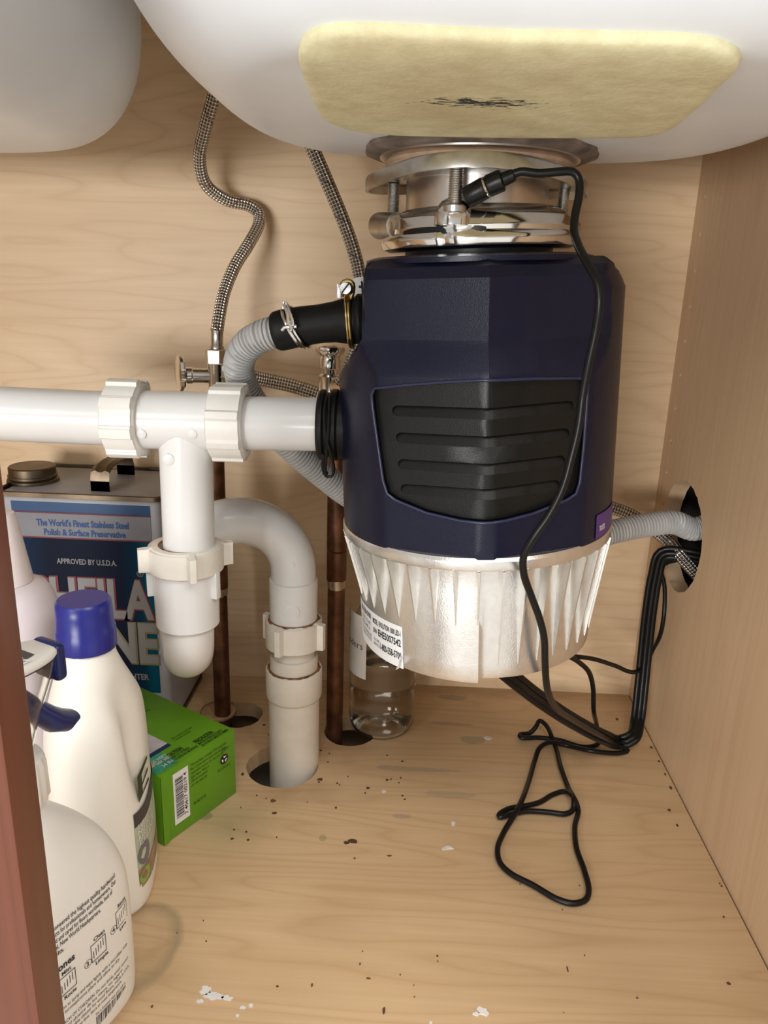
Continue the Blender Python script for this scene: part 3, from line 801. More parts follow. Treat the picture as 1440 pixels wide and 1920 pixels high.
# trap bend: down, back under and up behind, then over to the floor pipe
SPX, SPY = at(540, 1455, Z=0).x+.002, .626
x1 = dn(352, 1180).x
zb_ = at(351, 1278, Y=.552).z+.0195+.005
RBn = .036
ddx, ddy = -.34, .94
pth = [Vector((x1, YP, ztop-.004)), Vector((x1, YP, (ztop+zb_)/2+.012)), Vector((x1, YP, zb_+RBn*.95))]
for k in range(1, 12):
    a = PI*k/12
    pth.append(Vector((x1+ddx*RBn*(1-math.cos(a)), YP+ddy*RBn*(1-math.cos(a)), zb_+RBn*.95-RBn*.95*math.sin(a))))
x2, y2 = x1+ddx*2*RBn, YP+ddy*2*RBn
jc = at(468, 977, Y=.612)
RJ = math.hypot(SPX-x2, SPY-y2)/2
zsp = jc.z-RJ
pth += [Vector((x2, y2, zb_+RBn*.95)), Vector((x2, y2, (zb_+zsp)/2)), Vector((x2, y2, zsp))]
zc1 = at(546, 1085, Y=SPY).z
for k in range(1, 16):
    a = PI*k/16
    pth.append(Vector((x2+(SPX-x2)*(1-math.cos(a))/2, y2+(SPY-y2)*(1-math.cos(a))/2, zsp+RJ*math.sin(a))))
pth += [Vector((SPX, SPY, zsp)), Vector((SPX, SPY, zsp-.012)), Vector((SPX, SPY, zc1-.01))]
obj('trap_bend', tube(spline(pth, .003), .0198, 40), M_PVC, drain, label='glossy white trap bend', sharp=60)
SPM = Matrix.Translation((SPX, SPY, 0))
zc2, zn1, zn2 = at(546, 1163, Y=SPY).z, at(546, 1158, Y=SPY).z, at(546, 1208, Y=SPY).z
obj('trap_outlet', lathe([(.0190, zc1+.0012), (.0212, zc1), (.0214, zc1-.003), (.0210, zc2-.012), (.018, zc2-.012)], 56, SPM), M_PVC, drain, label='trap outlet socket')
n = Vector((.05, -1, -.1)).normalized()
obj('ejector_mark', lathe([(.0075, -.003), (.0075, .0002), (.0070, .0005), (.0001, .0005)], 32, frame(Vector((SPX, SPY, at(546, 1145, Y=SPY-.02).z))+n*.0205, n)), M_PVC, drain)
obj('ejector_mark', lathe([(.0035, -.003), (.0035, .0002), (.0031, .0005), (.0001, .0005)], 24, frame(Vector((SPX, SPY, at(550, 1056, Y=SPY-.02).z))+n*.0196, n)), M_PVC, drain)
obj('slip_nut', slip_nut(Vector((SPX, SPY, zn2)), (0, 0, 1), .0252, .0214, zn1-zn2, 4, .0052, .10, -.35+PI*.5*0), M_PVCO, drain, label='cream slip nut above the floor pipe')
obj('stain_ring', lathe([(.0208, zn1-.0005), (.0228, zn1-.0005), (.0226, zn1+.0006), (.0208, zn1+.0006)], 72, SPM, rf=lambda t, r, z: r*(1+.03*math.sin(7*t+1)+.02*math.sin(17*t)) if r > .022 else r, loop=True), M_RUST, drain, label='rusty residue')
zt2 = at(546, 1232, Y=SPY).z; zbs = at(546, 1262, Y=SPY).z
obj('tailpiece', lathe([(.0186, zn2+.003), (.0186, zt2-.02), (.0001, zt2-.02)], 48, SPM), M_PVCO, drain)
stand = thing('floor_drain_pipe', 'aged white drain pipe standing in a round hole in the cabinet floor', 'pipe', (SPX, SPY, 0))
zh0, zh1 = at(542, 1250, Y=SPY).z, at(542, 1300, Y=SPY).z
obj('bushing', lathe([(.0187, zt2+.003), (.0213, zt2+.003), (.0216, zt2), (.0216, zh0-.004), (.0187, zh0-.004)], 56, SPM, loop=True), M_PVCO, stand)
obj('hub', lathe([(.0218, zh0), (.0252, zh0), (.0256, zh0-.0012), (.0256, zh1+.002), (.0250, zh1), (.0236, zh1-.002), (.0218, zh1)], 56, SPM, loop=True), M_PVCO, stand)
obj('stain_ring', lathe([(.0214, zh0-.0008), (.0240, zh0-.0004), (.0238, zh0+.0006), (.0214, zh0+.0006)], 72, SPM, rf=lambda t, r, z: r*(1+.02*math.sin(6*t+2)+.015*math.sin(19*t)) if r > .023 else r, loop=True), M_RUST, stand, label='rusty residue')
obj('stand_pipe', lathe([(.0232, zh1+.002), (.0232, -.10), (.0205, -.10), (.0205, zh1+.002)], 56, SPM, loop=True), M_PVCO, stand)

# ------------------------------------------------------------------ copper pipes and valves
def copper(name_lbl, x, y, ztop, zfit, r=.0082):
    t = thing('copper_pipe', name_lbl, 'pipe', (x, y, 0))
    Mx = Matrix.Translation((x, y, 0))
    obj('pipe', lathe([(r, -.105), (r, ztop)], 28, Mx), M_COPPER, t)
    if zfit:
        obj('coupling', lathe([(r, zfit-.002), (r*1.14, zfit), (r*1.14, zfit+.028), (r*1.02, zfit+.029), (r*1.14, zfit+.03), (r*1.14, ztop), (r, ztop+.001)], 28, Mx), M_COPPER, t)
        obj('solder_joint', lathe([(r*1.13, zfit+.0004), (r*1.08, zfit-.003), (r*1.02, zfit-.009)], 28, Mx, rf=lambda tt, rr, z: rr*(1+.03*math.sin(3*tt))), M_SOLDER, t)
    return t
LX, LY = at(418, 1345, Z=0).x, .693
RX, RY = at(627, 1375, Z=0).x, .674
copper('dark copper pipe rising behind the trap, nearer the can', LX, LY, at(413, 745, Y=LY).z, at(418, 1100, Y=LY).z)
copper('brown copper pipe with soldered coupling, rising beside the clear bottle', RX, RY, at(622, 745, Y=RY).z, at(625, 1085, Y=RY).z)
# left angle stop
lv = thing('shutoff_valve', 'chrome shutoff valve with oval handle at the left copper pipe', 'valve', (at(405, 720, Y=LY).x, LY, at(405, 745, Y=LY).z))
vx = at(406, 705, Y=LY); bx = vx.x
zv0, zv1 = at(406, 750, Y=LY).z, at(406, 682, Y=LY).z
Mx = Matrix.Translation((bx, LY, 0))
obj('body', join(lathe([(.0085, zv0-.004), (.0085, zv0), (.0080, zv0+.002), (.0080, zv1), (.006, zv1+.001)], 32, Mx),
                lathe([(.0065, 0), (.0065, .020), (.0075, .021), (.0075, .026), (.005, .027)], 28, frame(Vector((bx, LY, vx.z)), (-1, -.12, 0))),
                lathe([(.0060, 0), (.0060, .016), (.0072, .0165), (.0072, .026), (.0045, .027)], 6, frame(Vector((bx, LY, vx.z)), (1, -.05, -.05)))), M_CHROME, lv)
hm = frame(Vector((bx-.031, LY-.0035, at(370, 700, Y=LY).z)), (-1, -.55, 0), (0, 0, 1))
obj('handle', lathe([(.0001, -.006), (.005, -.006), (.0055, -.002), (.0150, -.0018), (.0165, .0), (.0160, .0026), (.011, .0042), (.0001, .0045)], 48, hm, rf=lambda t, r, z: r*(1-.22*abs(math.sin(t))**2)*(1+.02*math.cos(10*t)) if r > .006 else r), M_CHROME, lv, label='oval chrome handle')
zn = zv1
obj('compression_nut', lathe([(.0095, zn), (.0098, zn+.001), (.0098, zn+.012), (.0090, zn+.013), (.006, zn+.0135)], 6, Matrix.Translation((bx, LY, 0))), M_ZINC, lv, smooth=False)
# right angle stop, handle facing up
rv = thing('shutoff_valve', 'chrome shutoff valve with upturned handle below the black rubber connector', 'valve', (RX, RY, at(622, 745, Y=RY).z))
hx = at(619, 690, Y=RY)
obj('body', join(lathe([(.0092, at(620, 760, Y=RY).z), (.0100, at(620, 740, Y=RY).z), (.0100, at(620, 705, Y=RY).z), (.0070, at(620, 700, Y=RY).z), (.0070, at(620, 692, Y=RY).z)], 36, Matrix.Translation((hx.x, RY, 0))),
                 lathe([(.0078, 0), (.0078, .014), (.0088, .0145), (.0088, .024), (.005, .025)], 28, frame(Vector((hx.x, RY, at(622, 722, Y=RY).z)), (.8, -.55, .1)))), M_CHROME, rv)
zh = at(619, 690, Y=RY).z
obj('handle', lathe([(.0090, zh), (.0090, zh+.008), (.0082, zh+.010), (.0112, zh+.012), (.0122, zh+.015), (.0118, zh+.018), (.008, zh+.0205), (.0001, zh+.022)], 40, Matrix.Translation((hx.x, RY, 0)), rf=lambda t, r, z: r*(1+.05*math.cos(8*t)) if z > zh+.0125 and r > .009 else r), M_CHROME, rv, label='domed chrome handle')

# ------------------------------------------------------------------ braided hoses
B_RED, B_BLUE, B_PLAIN = braid('braid_red', (.32, .02, .02)), braid('braid_blue', (.02, .04, .28)), braid('braid_plain', (.25, .24, .22))
def hose(label, pts, r, mat, step=.003): 
    P = spline(pts, step); t = thing('braided_hose', label, 'hose', P[-1]); obj('braid', tube(P, r, 20), mat, t, sharp=80); return t
hp = [(404, 120, .70), (402, 172, .705), (386, 235, .715), (374, 300, .73), (387, 347, .742), (425, 375, .753), (465, 385, .762), (484, 398, .765), (485, 420, .757), (468, 455, .74), (440, 500, .722), (420, 550, .708), (410, 600, .696), (407, 622, .693)]
lh = hose('braided steel hose with red flecks kinked against the back wall', [at(a, b, Y=c) for a, b, c in hp], .0056, B_RED)
fb, ft = at(407, 656, Y=LY), at(407, 616, Y=LY+.001)
obj('ferrule', lathe([(.0050, 0), (.0062, .0008), (.0062, .003), (.0054, .004), (.0054, .016), (.0060, .017), (.0060, (ft-fb).length), (.004, (ft-fb).length+.001)], 28, frame(fb, ft-fb)), M_ZINC, lh)
hp = [(575, 255, .66), (592, 292, .662), (615, 345, .664), (640, 405, .666), (660, 460, .668), (672, 505, .668), (678, 550, .665), (679, 600, .660), (668, 655, .655), (652, 695, .652), (638, 720, .655)]
rh = hose('braided steel hose with blue flecks and a white paper tag', [at(a, b, Y=c) for a, b, c in hp], .0056, B_BLUE)
tg = spline([at(675, 522, Y=.667), at(678, 550, Y=.665), at(679, 582, Y=.662)], .003)
tgo = obj('paper_tag', tube(tg, .0066, 28, False), M_LABELW, rh, label='white tag reading 4405')
tp0, tp1 = tg[0], tg[-1]; tdir = (tp1-tp0).normalized()
def tagmap(x, y):
    p = tp0+tdir*x; a = y/.0069+.25; side = Vector((1, 0, 0)); fr = Vector((0, -1, 0))
    return p+(side*math.sin(a)+fr*math.cos(a))*.00685
obj('lettering', text_on('4405', .0095, lambda x, y: tagmap(x, y), .002, -.0025, .026, bold=.03), M_INK, tgo)
hp = [(432, 702, .690), (460, 705, .700), (500, 713, .712), (550, 724, .716), (605, 742, .716), (660, 765, .722), (760, 820, .735), (900, 885, .742), (1060, 930, .745), (1165, 958, .742), (1215, 985, .735), (1258, 1020, .722)]
dh = hose('braided steel hose running from the left valve behind the disposer to the wall hole', [at(a, b, Y=c) for a, b, c in hp]+[Vector((XR+.004, .705, .196)), Vector((XR+.05, .69, .15))], .0066, B_PLAIN)
f0, f1 = at(596, 738, Y=.716), at(618, 747, Y=.716)
obj('ferrule', lathe([(.0072, 0), (.0076, .001), (.0076, .009), (.0072, .010)], 28, frame(f0, f1-f0)), M_ZINC, dh)

# ------------------------------------------------------------------ corrugated drain hose with rubber connector
ch = thing('corrugated_drain_hose', 'grey corrugated drain hose looping from the black rubber connector to the wall hole', 'hose', at(445, 690, Y=.55))
hp = [(545, 616, .532), (520, 622, .534), (490, 631, .538), (462, 650, .545), (448, 680, .553), (452, 712, .562), (470, 748, .572), (505, 795, .585), (550, 843, .598), (600, 886, .612), (650, 925, .625), (720, 965, .64), (820, 1000, .65), (920, 1015, .655), (1020, 1018, .66), (1100, 1010, .668), (1150, 997, .674), (1210, 985, .682), (1265, 980, .690), (1300, 992, .693)]
P = resample(spline([at(a, b, Y=c) for a, b, c in hp]+[Vector((XR+.035, .69, .232)), Vector((XR+.07, .68, .20))], .002), .00062)
obj('hose', tube(P, lambda s: .0098+(.0013*(1 if (s % .0030) > .0010 else -1) if s > .012 else .0006), 22), M_HOSE, ch, sharp=75)
e0, e1 = at(516, 622, Y=.533), at(684, 600, Y=DY)
EP = spline([at(517, 622, Y=.534), at(560, 613, Y=.532), at(610, 606, Y=DY), at(650, 602, Y=DY), at(686, 600, Y=DY)], .0015)
EL = sum((b-a).length for a, b in zip(EP, EP[1:]))
tb = [(0, .0125), (.03, .0134), (.10, .0136), (.30, .0132), (.50, .0127), (.66, .0134), (.78, .0150), (.90, .0156), (.915, .0172), (.96, .0172), (.97, .0160), (1, .0155)]
obj('rubber_connector', tube(EP, lambda s: interp(tb, s/EL), 40), M_RUB, ch, label='black rubber connector', sharp=50)
def ring_at(frac, R, r, tilt, n=40, a0=0, a1=2*PI):
    i = int(frac*(len(EP)-1)); p = EP[i]; a = (EP[min(i+1, len(EP)-1)]-EP[max(i-1, 0)]).normalized()
    a = (a+Vector(tilt)).normalized(); Mx = frame(p, a, (0, 0, 1))
    return [Mx @ Vector((R*math.cos(a0+(a1-a0)*k/n), R*math.sin(a0+(a1-a0)*k/n), 0)) for k in range(n+1)]
sc = join(tube(ring_at(.24, .0148, .0011, (0, 0, .32)), .0011, 8)[:2], tube(ring_at(.29, .0148, .0011, (0, 0, .32)), .0011, 8)[:2],
          tube(spline([at(532, 571, Y=.520), at(538, 585, Y=.516), at(541, 604, Y=.514), at(548, 618, Y=.514)], .002), .0012, 8)[:2],
          tube(spline([at(538, 572, Y=.520), at(545, 590, Y=.515), at(550, 606, Y=.514), at(545, 620, Y=.5145)], .002), .0012, 8)[:2],
          tube(spline([at(529, 619, Y=.516), at(533, 614, Y=.515), at(550, 612, Y=.514), at(556, 612, Y=.514)], .002), .0012, 8)[:2],
          xf(box(-.0016, .0016, -.0012, .0012, -.0025, .0025, .0004), frame(at(534, 573, Y=.520), (.2, 0, 1))))
obj('spring_clamp', sc, M_CHROME, ch, label='silver spring clamp')
bcl = obj('band_clamp', join(tube(ring_at(.825, .0172, .001, (0, 0, 0)), .0012, 8)[:2], tube(ring_at(.865, .0172, .001, (0, 0, 0)), .0012, 8)[:2],
          tube(spline([at(641, 556, Y=.522), at(640, 540, Y=.520), at(644, 530, Y=.520), at(653, 527, Y=.520), at(661, 532, Y=.520), at(661, 548, Y=.521), at(657, 560, Y=.522)], .001), .0016, 10)[:2]), M_BRASS, ch, label='yellow-gold band clamp')
cp = at(649, 541, Y=.515)
scg = obj('clamp_screw', lathe([(.0001, .0022), (.0036, .0020), (.0042, .001), (.0042, -.004), (.0030, -.006)], 28, frame(cp, (-.15, -1, .1))), M_ZINC, bcl)
obj('screw_slot', xf(box(-.0036, .0036, -.0004, .0004, .0015, .0027), frame(cp, (-.15, -1, .1), (.6, 0, .8))), M_DARK, scg)
obj('clamp_nut', xf(box(-.0015, .0015, -.002, .002, -.0045, .0045, .0004), Matrix.Translation(at(636, 546, Y=.518))), M_ZINC, bcl)

# ------------------------------------------------------------------ cords
def cordpts(L):
    out = []
    for q in L:
        a, b, k = q[0], q[1], q[2]
        if k > 10: out.append(at(a, b, X=k-10)); continue
        out.append(at(a, b, Z=-k) if k <= 0 else at(a, b, Y=k))
    return out
# flat three-strand power cord bundle
bp_ = cordpts([(935, 1250, .545), (965, 1275, .555), (1010, 1310, .58), (1070, 1350, .61), (1130, 1382, .64), (1165, 1392, -.010), (1186, 1384, -.016), (1196, 1350, .690), (1203, 1290, .700), (1210, 1220, .706), (1219, 1140, .708), (1229, 1080, .708), (1243, 1040, .706)]) + [Vector((XR+.01, .70, .196)), Vector((XR+.05, .69, .19))]
base = spline(bp_, .004)
for k, nm in ((0, 'middle'), (-1, 'left'), (1, 'right')):
    pts = []
    for i, p in enumerate(base):
        t = (base[min(i+1, len(base)-1)]-base[max(i-1, 0)]).normalized()
        s = t.cross((CAM-p).normalized()).normalized()
        pts.append(p+s*(k*.0042)+Vector((0, .0008*abs(k), .0)))
    o = obj('power_cord', tube(pts, .0029, 12), M_CORD, None, sharp=80)
    tag(o, {'middle': 'middle strand of the thick black power cord bundle at the right wall', 'left': 'lower-left strand of the thick black power cord bundle', 'right': 'upper-right strand of the thick black power cord bundle'}[nm], 'power cord', 'black power cords from the disposer to the wall hole')
# long thin cable with inline plug
z = -.0045; hi = -.0095
cb = thing('thin_cable', 'long thin black cable looping from a plug by the mount down onto the cabinet floor', 'cable', at(1085, 1600, Z=0))
cpts = [(955, 330, .463), (975, 322, .462), (1010, 325, .461), (1050, 322, .460), (1074, 322, .460), (1085, 335, .460), (1086, 365, .458), (1079, 400, .455), (1076, 430, .450), (1084, 460, .440), (1102, 495, .428), (1120, 530, .420), (1124, 565, .418), (1117, 620, .420), (1104, 680, .422), (1093, 740, .424), (1085, 800, .424), (1072, 855, .424), (1055, 915, .423), (1030, 965, .422), (1000, 1008, .422), (982, 1042, .424), (982, 1075, .428), (995, 1115, .434), (1010, 1155, .438), (1020, 1195, .442), (1022, 1245, .446), (1026, 1290, .458), (1042, 1326, .490), (1078, 1352, .545), (1122, 1377, .600), (1160, 1398, hi), (1177, 1407, z), (1160, 1412, z), (1110, 1408, hi), (1060, 1397, z), (1030, 1392, hi), (1012, 1402, hi), (1003, 1425, z), (993, 1460, z), (980, 1497, hi), (965, 1527, hi), (945, 1560, z), (933, 1592, z), (938, 1618, z), (958, 1638, z), (1000, 1660, z), (1045, 1686, z), (1075, 1694, z), (1098, 1687, z), (1104, 1668, z), (1095, 1630, z), (1081, 1590, z), (1078, 1550, z), (1084, 1518, z), (1076, 1496, hi), (1058, 1484, z), (1036, 1490, z), (1012, 1504, z), (985, 1511, z), (955, 1516, z), (937, 1526, z), (936, 1532, z), (955, 1528, z), (985, 1521, z), (1030, 1523, z), (1060, 1526, z), (1074, 1518, z), (1076, 1500, hi), (1066, 1478, z), (1052, 1440, z), (1043, 1405, z), (1034, 1380, hi), (1024, 1360, -.012), (1012, 1351, -.014), (1004, 1364, -.010), (992, 1375, z), (975, 1377, z), (977, 1383, z), (1010, 1383, z), (1050, 1388, z), (1090, 1400, z), (1112, 1399, z), (1123, 1391, z), (1119, 1362, -.012), (1113, 1330, .655), (1112, 1290, .645), (1104, 1260, .632), (1086, 1242, .618), (1066, 1230, .60), (1040, 1220, .58)]
obj('cable', tube(spline(cordpts(cpts), .0025), .0023, 10), M_CORD, cb, sharp=80)
c0, c1, c2 = at(873, 372, Y=.470), at(911, 351, Y=.466), at(966, 327, Y=.463)
pa = (c2-c0).normalized()
obj('socket', lathe([(.0030, 0), (.0056, .0006), (.0060, .002), (.0060, (c1-c0).length-.0008), (.0056, (c1-c0).length), (.003, (c1-c0).length)], 32, frame(c0, c1-c0)), M_BLACK, cb, label='black inline socket')
obj('contact_ring', lathe([(.0056, -.0006), (.0059, 0), (.0056, .0006), (.002, .0006)], 32, frame(c1, pa)), M_CHROME, cb)
LL = (c2-c1).length
obj('plug', lathe([(.0030, .0007), (.0056, .0007), (.0060, .002), (.0060, LL-.008), (.0052, LL-.0072), (.0038, LL-.007), (.0034, LL-.001), (.0024, LL)], 32, frame(c1, c2-c1)), M_BLACK, cb, label='black inline plug')
o = obj('black_cable', tube(spline(cordpts([(1045, 1228, .60), (1068, 1230, .612), (1110, 1235, .635), (1150, 1247, .665), (1190, 1260, .695), (1212, 1245, 10.2465), (1222, 1222, 10.2515), (1238, 1190, 10.2522), (1245, 1150, 10.2522), (1246, 1100, 10.252), (1241, 1062, 10.250)])+[Vector((XR+.01, .708, .19))], .004), .0021, 10), M_CORD, None, sharp=80)
tag(o, 'short thin black cord sagging from the disposer to the power bundle and wall hole', 'cable')
# ------------------------------------------------------------------ metal can
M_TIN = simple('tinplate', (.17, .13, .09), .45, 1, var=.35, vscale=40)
M_CANW = simple('can_pale_shaded', (.36, .36, .38), .45, var=.05)  # pale body darkened in colour for the shade on the can
mt, nt, bs = newmat('can_label_blue'); M_CANB = mt
tc = N(nt, 'ShaderNodeTexCoord'); sp = N(nt, 'ShaderNodeSeparateXYZ'); nt.links.new(tc.outputs['Object'], sp.inputs[0])
nt.links.new(ramp(nt, mathn(nt, 'MULTIPLY_ADD', sp.outputs[0], 8.2, .5), [(.0, (.003, .02, .06)), (.25, (.002, .006, .018)), (.80, (.002, .007, .024)), (.94, (.0, .03, .07)), (1.0, (.0, .07, .12))]), bs.inputs['Base Color'])
bs.inputs['Roughness'].default_value = .5; bs.inputs['Specular IOR Level'].default_value = .12
CX0, CX1, CY0, CY1, CZ = -.381, -.227, .664, .775, .241
can = thing('metal_can', 'blue and silver rectangular metal can of stainless steel polish against the back wall', 'can', ((CX0+CX1)/2, (CY0+CY1)/2, 0))
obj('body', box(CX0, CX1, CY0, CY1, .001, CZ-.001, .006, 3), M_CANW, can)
def rrect(x0, x1, y0, y1, r, z, seg=6):
    pts = []
    for cx, cy, a in ((x1-r, y1-r, 0), (x0+r, y1-r, PI/2), (x0+r, y0+r, PI), (x1-r, y0+r, 1.5*PI)):
        for k in range(seg+1): pts.append(Vector((cx+r*math.cos(a+PI/2*k/seg), cy+r*math.sin(a+PI/2*k/seg), z)))
    return pts
e = .0015
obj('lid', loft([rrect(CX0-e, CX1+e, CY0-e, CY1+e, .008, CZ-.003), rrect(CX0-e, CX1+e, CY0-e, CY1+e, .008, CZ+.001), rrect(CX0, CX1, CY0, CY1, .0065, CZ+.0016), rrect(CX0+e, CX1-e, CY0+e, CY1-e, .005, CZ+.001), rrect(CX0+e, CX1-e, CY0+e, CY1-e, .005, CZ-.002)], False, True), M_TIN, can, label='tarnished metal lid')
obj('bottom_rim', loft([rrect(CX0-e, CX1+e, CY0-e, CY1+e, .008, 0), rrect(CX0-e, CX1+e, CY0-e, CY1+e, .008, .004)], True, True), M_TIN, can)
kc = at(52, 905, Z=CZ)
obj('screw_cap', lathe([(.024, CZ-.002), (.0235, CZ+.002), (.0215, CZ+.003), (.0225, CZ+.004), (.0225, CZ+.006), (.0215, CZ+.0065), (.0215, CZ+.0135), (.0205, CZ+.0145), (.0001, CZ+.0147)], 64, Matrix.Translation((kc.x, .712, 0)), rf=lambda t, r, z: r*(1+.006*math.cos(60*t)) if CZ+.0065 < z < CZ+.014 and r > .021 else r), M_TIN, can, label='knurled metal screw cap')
hx0 = at(190, 940, Y=CY0+.02).x
hpts = [(0, .0), (0, .010), (.002, .017), (.010, .021), (.03, .0225), (.05, .0215), (.062, .018), (.066, .010), (.066, .0)]
rg = []
for y, zz in hpts:
    rg.append([Vector((hx0+dx, .684+y, CZ+zz+dzz)) for dx, dzz in ((-.009, 0), (-.005, .0018), (-.0015, 0), (.0015, 0), (.005, .0018), (.009, 0), (.009, -.0012), (-.009, -.0012))])
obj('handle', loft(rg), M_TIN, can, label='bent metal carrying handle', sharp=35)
def canmap(off=.0006):
    return lambda x, z_: Vector((x, CY0-off, z_))
zc = lambda py: at(160, py, Y=CY0).z
xc_ = lambda px, py=1050: at(px, py, Y=CY0).x
lx0, lx1 = xc_(33), xc_(284, 1000)
M_CANBB = simple('can_band_blue_shaded', (.004, .05, .16), .4); M_CANG = simple('can_band_grey_shaded', (.20, .20, .225), .5); M_RED = simple('print_red', (.16, .02, .03), .5); M_PBLUE = simple('print_blue', (.006, .06, .22), .5)  # bands darkened in colour too, for the shade on the can
cl = obj('printed_label', rect_on(canmap(.0004), lx0, lx1, zc(1292), zc(944)), M_CANB, can, label='dark blue printed front')
obj('label_band', rect_on(canmap(.0006), lx0, lx1, zc(962), zc(944)), M_CANBB, cl)
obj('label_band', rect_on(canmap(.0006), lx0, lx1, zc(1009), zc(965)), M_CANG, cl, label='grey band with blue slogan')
obj('label_band', join(rect_on(canmap(.0007), lx0, lx1, zc(964.5), zc(962.5)), rect_on(canmap(.0007), lx0, lx1, zc(1011.5), zc(1009))), M_RED, cl)
cm = canmap(.0009)
obj('lettering', text_on("The World's Finest Stainless Steel", .0088, cm, xc_(161), zc(988), xc_(246)-xc_(76), 'C', .03), M_PBLUE, cl)
obj('lettering', text_on('Polish & Surface Preservative', .0085, cm, xc_(164), zc(1005), xc_(240)-xc_(89), 'C', .03), M_PBLUE, cl)
M_PW = simple('print_white_shaded', (.23, .23, .225), .5); M_PYEL = simple('print_yellow', (.20, .17, .07), .5)  # white print dimmed to grey, shade on the can put into its colour
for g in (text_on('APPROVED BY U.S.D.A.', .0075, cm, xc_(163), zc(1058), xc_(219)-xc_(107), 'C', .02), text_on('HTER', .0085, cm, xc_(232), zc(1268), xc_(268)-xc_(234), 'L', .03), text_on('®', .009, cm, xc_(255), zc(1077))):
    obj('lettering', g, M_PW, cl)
def big(s, y0, y1, xl, xr, off, bold, mat, dx=0, dzz=0):
    h = (zc(y0)-zc(y1))/.72
    return obj('lettering', text_on(s, h, canmap(off), xc_(xl)+dx, zc(y1)+dzz, xc_(xr)-xc_(xl), 'L', bold), mat, cl)
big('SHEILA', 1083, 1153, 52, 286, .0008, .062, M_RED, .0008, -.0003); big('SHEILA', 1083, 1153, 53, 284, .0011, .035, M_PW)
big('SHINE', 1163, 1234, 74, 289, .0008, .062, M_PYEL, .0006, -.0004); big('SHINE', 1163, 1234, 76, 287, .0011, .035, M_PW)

# ------------------------------------------------------------------ bottles on the left
M_HDPE = simple('white_hdpe', (.80, .77, .70), .40, var=.02, vscale=30, sub=.15)
M_HDPE2 = simple('white_hdpe_cool', (.80, .78, .73), .40, var=.02, vscale=30, sub=.15)
M_LAV = simple('pale_lilac_plastic', (.66, .59, .62), .45, var=.02)
M_LAVC = simple('pale_pink_cap', (.72, .64, .62), .4, var=.02)
M_BCAP = simple('blue_cap', (.018, .022, .20), .32, var=.05)
M_TRIG = simple('dark_blue_trigger', (.010, .018, .10), .35)
def clearmat(name, col, rough=.05, ior=1.45):
    return simple(name, col, rough, var=.0, trans=1.0, ior=ior)
M_CLEAR = clearmat('clear_plastic', (.95, .95, .95), .06)
def local(ox, oy, deg):
    return Matrix.Translation((ox, oy, 0)) @ Matrix.Rotation(math.radians(deg), 4, 'Z')
def rings_loft(tab, M, seg=72):
    """tab rows: z, a, b, n, dx (shift along local x)"""
    rr = []
    for (z_, a, b, n, dx) in tab:
        rr.append([M @ Vector((x+dx, y, z_)) for x, y in supr(a, b, n, seg)])
    return loft(rr)
def shell_loft(tab, M, seg=64, t=.0012):
    inn = [(z_, a-t, b-t, n, dx) for z_, a, b, n, dx in tab][::-1]
    rr = [[M @ Vector((x+dx, y, z_)) for x, y in supr(a, b, n, seg)] for (z_, a, b, n, dx) in list(tab)+inn]
    return loft(rr+[rr[0]], False, False)
def smooth_tab(tab, k=5):
    out = []
    P = [Vector(t[:3]) for t in tab]
    for i in range(len(tab)-1):
        for j in range(k):
            t = j/k; row = []
            for c in range(5):
                p0, p1, p2, p3 = tab[max(i-1, 0)][c], tab[i][c], tab[i+1][c], tab[min(i+2, len(tab)-1)][c]
                row.append(.5*(2*p1+(p2-p0)*t+(2*p0-5*p1+4*p2-p3)*t*t+(3*p1-p0-3*p2+p3)*t**3))
            out.append(tuple(row))
    out.append(tab[-1]); return out
# jug with blue cap
JM = local(-.2115, .462, 102)
jug = thing('cleaner_jug', 'white plastic jug with a round blue screw cap in front of the metal can', 'bottle', JM.translation)
JT = [(.0, .036, .027, 3.2, 0), (.003, .040, .031, 3.2, 0), (.012, .0425, .0335, 3.2, 0), (.05, .0425, .0335, 3.0, 0), (.09, .0425, .0325, 3.0, 0), (.125, .0425, .0320, 2.8, 0), (.148, .040, .0305, 2.6, 0), (.163, .034, .0270, 2.3, -.002), (.178, .0255, .0225, 2.1, -.004), (.190, .0195, .0190, 2, -.006), (.1955, .0175, .0175, 2, -.006), (.200, .0165, .0165, 2, -.006), (.208, .0165, .0165, 2, -.006)]
def jug_geo():
    V, Fa = rings_loft(smooth_tab(JT), Matrix.Identity(4), 96)
    for v in V:     # grip recess along the right-hand shoulder
        if v.y < 0 and .085 < v.z < .182:
            f = math.exp(-((v.x+.020)/.010)**2)*math.sin(PI*(v.z-.085)/.097)
            v.y += .0085*f
    return xf((V, Fa), JM)
obj('body', jug_geo(), M_HDPE, jug, sharp=60)
Mc = JM @ Matrix.Translation((-.006, 0, 0))
obj('cap', lathe([(.0178, .1985), (.0188, .1985), (.0192, .200), (.0192, .212), (.0184, .2135), (.0180, .224), (.0176, .2305), (.0160, .2325), (.0001, .2325)], 72, Mc, rf=lambda t, r, z_: r*(1+.006*math.cos(48*t)) if z_ < .2125 and r > .0185 else r), M_BCAP, jug, label='dark blue round screw cap')
def jmap(off):
    def f(x, z_):
        rows = [(t[0], t[1]) for t in JT]; a = interp(rows, z_); b = interp([(t[0], t[2]) for t in JT], z_)
        return JM @ Vector((x, -b*(1-min(.999, abs(x)/a)**3.0)**(1/3.0)-off, z_))
    return f
M_LG = simple('label_sage', (.42, .47, .34), .45, var=.15, vscale=120); M_LD = simple('label_dark', (.05, .045, .05), .4); M_LBR = simple('label_brown', (.30, .19, .12), .45, var=.4, vscale=160); M_LGR = simple('label_green', (.22, .42, .06), .45)
